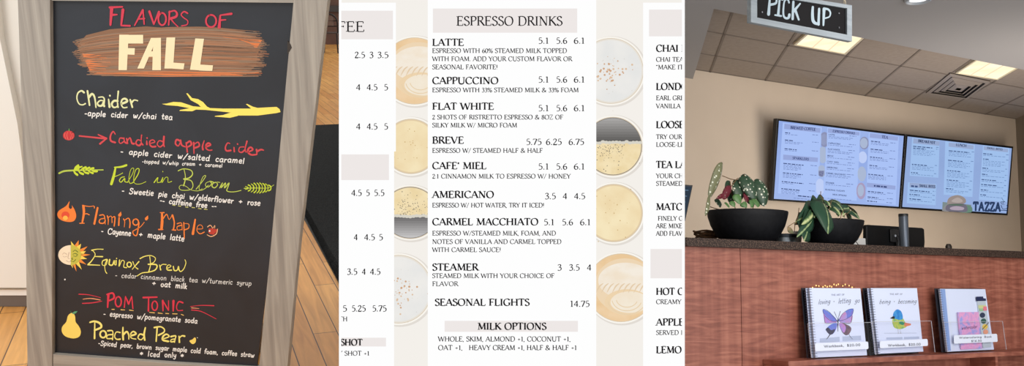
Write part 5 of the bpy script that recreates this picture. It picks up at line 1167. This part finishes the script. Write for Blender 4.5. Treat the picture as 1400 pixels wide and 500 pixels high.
# ---------------------------------------------------------------- other things on the counter
# monitor seen from behind
MO = C.at(C.w(C.hit(1222, 320, .30)[0], .30, zt_)); hm2 = MO.hit
t = empty('monitor', MO, 'black computer monitor seen from behind, standing on the counter', 'monitor')
mq = [(1184, 307.2), (1259, 311.5), (1261.5, 313.5), (1262.3, 331), (1261.5, 340), (1182.2, 336), (1182.2, 309)]
mb = MB(); mb.prism([hm2(*p) for p in mq], -.012, .014, .004); mb.build('casing', mat('monitor black', (9, 10, 13), .5, spec=.2), parent=t)
mb = MB(); mb.prism([hm2(*p) for p in [(1186, 309.5), (1257, 313.7), (1258, 336), (1185, 333)]], .014, .0155); mb.build('screen_panel', glow('dim screen', (60, 70, 90), .6), parent=t)
x, z = hm2(1222, 322); mb = MB(); mb.box(x-.05, x+.05, -.022, -.012, z-.035, z+.03, .004); mb.build('mount_plate', mat('mount black', (16, 16, 19), .5), parent=t)
mb = MB(); mb.tube([(x-.02, -.026, z-.002), (x-.02, -.021, z-.002)], .006, 10); mb.build('lock_badge', mat('pale badge', (170, 176, 184), .4), parent=t)
mb = MB(); mb.tube([(x+.005, -.02, z+.005), (x+.02, -.035, z-.02), (x+.03, -.03, max(.004, z-.06))], .003, 6); mb.tube([(x-.005, -.02, z), (x-.01, -.035, z-.03), (x-.012, -.03, .004)], .003, 6); mb.build('cable', mat('cable black', (30, 32, 36), .5), parent=t, smooth=True)
mb = MB(); mb.box(x-.012, x+.012, -.022, -.0125, 0.004, z-.02); mb.build('stand', mat('mount black', (16, 16, 19), .5), parent=t)
mb = MB(); mb.box(x-.07, x+.07, -.06, .05, 0.0, .006, .003); mb.build('stand_foot', mat('mount black', (16, 16, 19), .5), parent=t)
# display pole in front of it
PO = C.at(C.w(C.hit(1236, 325, .16)[0], .16, zt_)); a = PO.hit(1236.5, 330); b = PO.hit(1235, 292.5); w_ = PO.hit(1239.2, 300)[0]-PO.hit(1231, 300)[0]
t = empty('display_pole', PO, 'upright grey metal pole in front of the monitor', 'pole')
mb = MB(); mb.lathe([(w_/2, .006), (w_/2, b[1]-.004), (w_/2-.002, b[1]), (.0001, b[1])], n=24); mb.build('tube', mat('blue grey metal', (84, 92, 104), .35, .5), parent=t, smooth=True)
mb = MB(); mb.lathe([(w_/2+.0006, b[1]-.012), (w_/2+.001, b[1]-.002), (w_/2-.001, b[1]+.0012), (.0001, b[1]+.0012)], n=24); mb.build('cap', mat('black cap', (22, 24, 28), .4), parent=t, smooth=True)
mb = MB(); mb.lathe([(.045, 0), (.045, .004), (.014, .01), (.0001, .01)], n=24); mb.build('foot', mat('blue grey metal', (84, 92, 104), .35, .5), parent=t, smooth=True)
# small things
def boxthing(name, px0, py0, px1, py1, y, dep, m, label, cat, b=.003):
    x0, z1 = C.hit(px0, py0, y); x1, _ = C.hit(px1, py1, y); fr = C.at(C.w((x0+x1)/2, y, zt_)); w = (x1-x0)/2; hh = z1-zt_
    mb = MB(); mb.box(-w, w, 0, dep, 0, hh, b); o = mb.build(name, m, fr); return tag(o, label, cat), fr, w, hh
tag_ = boxthing('paper_box', 1161, 324.6, 1184, 331, .24, .08, mat('white card', (206, 206, 204), .6), 'small white box between the smaller planter and the monitor', 'box')
# cable by that box
fr = C.at(C.w(C.hit(1172, 331, .26)[0], .2, zt_)); mb = MB(); a = fr.hit(1166, 321); mb.tube([(a[0], .0, a[1]), (a[0]+.006, -.01, a[1]*.5), (a[0]+.014, -.03, .002), (a[0]+.05, -.02, .002)], .0018, 6)
tag(mb.build('thin_cable', mat('cable black', (30, 32, 36), .5), fr), 'thin black cable beside the smaller planter', 'cable')
# silver tin
fr = C.at(C.w(C.hit(1073.5, 326, .14)[0], .14, zt_)); rr = (fr.hit(1085, 322)[0]-fr.hit(1062, 322)[0])/2; hh = fr.hit(1073, 319.8)[1]
t = empty('metal_tin', fr, 'low silver metal tin on the countertop between the two planters', 'tin')
sil = mat('brushed silver', (150, 158, 166), .3, .8)
mb = MB(); mb.lathe([(rr*.92, 0), (rr, .003), (rr, hh*.62), (.0001, hh*.62)], n=32); mb.build('body', sil, parent=t, smooth=True)
mb = MB(); mb.lathe([(rr*1.03, hh*.62), (rr*1.03, hh*.95), (rr*.96, hh), (.0001, hh)], n=32); mb.build('lid', mat('dark tin lid', (64, 70, 78), .35, .6), parent=t, smooth=True)
# white cup by the trailing plant
fr = C.at(C.w(C.hit(1089, 322, .33)[0], .33, zt_)); hh = fr.hit(1089, 316)[1]; mb = MB(); mb.lathe([(.016, 0), (.02, .004), (.025, hh*.9), (.024, hh), (.022, hh), (.018, .006), (.0001, .006)], n=24)
tag(mb.build('white_cup', mat('white glaze', (214, 212, 208), .4), fr, smooth=True), 'small white cup half hidden by the trailing leaves', 'cup')
# wicker basket edge behind the big planter
fr = C.at(C.w(C.hit(969, 322, .36)[0], .36, zt_)); hh = fr.hit(969, 317)[1]; mb = MB(); rnd = random.Random(4)
for k in range(7):
    z = .0085+hh*k/7; r0 = .055+.004*k; mb.tube([(r0*math.cos(q*math.pi/10), r0*.6*math.sin(q*math.pi/10), z+.003*math.sin(q*5+k*3)) for q in range(20)], .0042, 6, closed=True)
tag(mb.build('wicker_basket', mat('brown wicker', (112, 78, 48), .8, c2=(70, 48, 30), nscale=60, scale=(1, 1, 1)), fr, smooth=True), 'small brown wicker basket behind the larger planter', 'basket')
# small dark object on the counter at right
fr = C.at(C.w(C.hit(1297, 338, .12)[0], .12, zt_)); hh = fr.hit(1297, 333.3)[1]; mb = MB(); mb.lathe([(.006, 0), (.013, .002), (.014, hh*.6), (.009, hh), (.0001, hh)], n=20, sx=1.3)
tag(mb.build('drain_knob', mat('dark bronze', (52, 44, 38), .4, .4), fr, smooth=True), 'tiny dark knob on the countertop right of the monitor', 'knob')
# tablet display at the left end
TB = C.at(C.w(C.hit(936, 300, .12)[0], .12, zt_))
t = empty('tablet_stand', TB, 'dark tilted tablet screen at the left end of the countertop', 'tablet')
tq = [(905, 250), (947.3, 253), (937, 302), (905, 306)]
mb = MB(); mb.prism([TB.hit(*p) for p in tq], 0, .008, .001); mb.build('casing', mat('tablet black', (18, 20, 24), .4), parent=t)
mb = MB(); mb.prism([TB.hit(*p) for p in [(907, 252), (945.6, 255), (936, 300), (907, 304)]], -.0006, .0002); mb.build('screen_panel', glow('tablet glow', (48, 60, 74), 1), parent=t)
flat('lettering', [[[(926, 259+k*8), (941-k*2, 259.6+k*8), (941-k*2, 260.4+k*8), (926, 259.8+k*8)]] for k in range(4)], glow('tablet ink', (110, 140, 168)), TB.hit, .0009, t)
cxx = TB.hit(930, 300)[0]; mb = MB(); mb.box(cxx-.03, cxx-.01, .008, .02, .0, TB.hit(930, 280)[1]); mb.box(cxx-.06, cxx+.02, -.02, .06, 0, .005, .002); mb.build('stand', mat('tablet black', (18, 20, 24), .4), parent=t)
LP = (120, 16, 62, 90)
# ================================================================ light and camera
w = bpy.data.worlds.new('World'); bpy.context.scene.world = w; w.use_nodes = True
nt = w.node_tree; bg = nt.nodes['Background']; bg.inputs[0].default_value = (1.0, .985, .96, 1); bg.inputs[1].default_value = 1.0
def area(name, loc, target, size, power, col=(1, 1, 1), sy=None):
    l = bpy.data.lights.new(name, 'AREA'); l.energy = power; l.color = col; l.size = size; l.shape = 'RECTANGLE'; l.size_y = sy or size
    o = bpy.data.objects.new(name, l); COL.objects.link(o); o.location = loc
    o.rotation_euler = (Vector(target)-Vector(loc)).to_track_quat('-Z', 'Y').to_euler(); return o
# daylight from the shop windows behind the viewer, plus unseen fills on counter and wall
area('window_daylight', P(Vector((-3.5, -1.5, 2.2))), P(Vector((-.8, 2.6, -.2))), 2.2, LP[0], (1, .98, .95), 1.6)
area('counter_fill', C.w(.6, -1.6, .9), C.w(1.2, 0, -.1), .9, LP[1], (1, .93, .85))  # unseen area light added to light the counter front
area('wall_wash', W0.w(.6, -2.2, -1.0), W0.w(.6, 0, .3), 2.2, LP[2], (1, .9, .78), 1.6)  # unseen light added to brighten the back wall
area('front_window_fill', C.w(1.6, -5.5, .0), C.w(2.2, 0, 1.0), 3.0, LP[3], (.95, .97, 1), 2.0)  # window light behind the viewer, added to brighten the dark soffit
cam = bpy.data.cameras.new('Camera'); cam.lens = 36.0; cam.sensor_width = 36.0; cam.clip_start = .05; cam.clip_end = 200
co = bpy.data.objects.new('Camera', cam); COL.objects.link(co)
R_ = Matrix((V(Vector((1, 0, 0))), V(Vector((0, 0, 1))), V(Vector((0, -1, 0))))).transposed().to_4x4(); R_.translation = EYE; co.matrix_world = R_
sc = bpy.context.scene; sc.camera = co
sc.view_settings.view_transform = 'Standard'; sc.view_settings.look = 'None'; sc.view_settings.gamma = 1; sc.view_settings.use_curve_mapping = False; sc.view_settings.exposure = 0
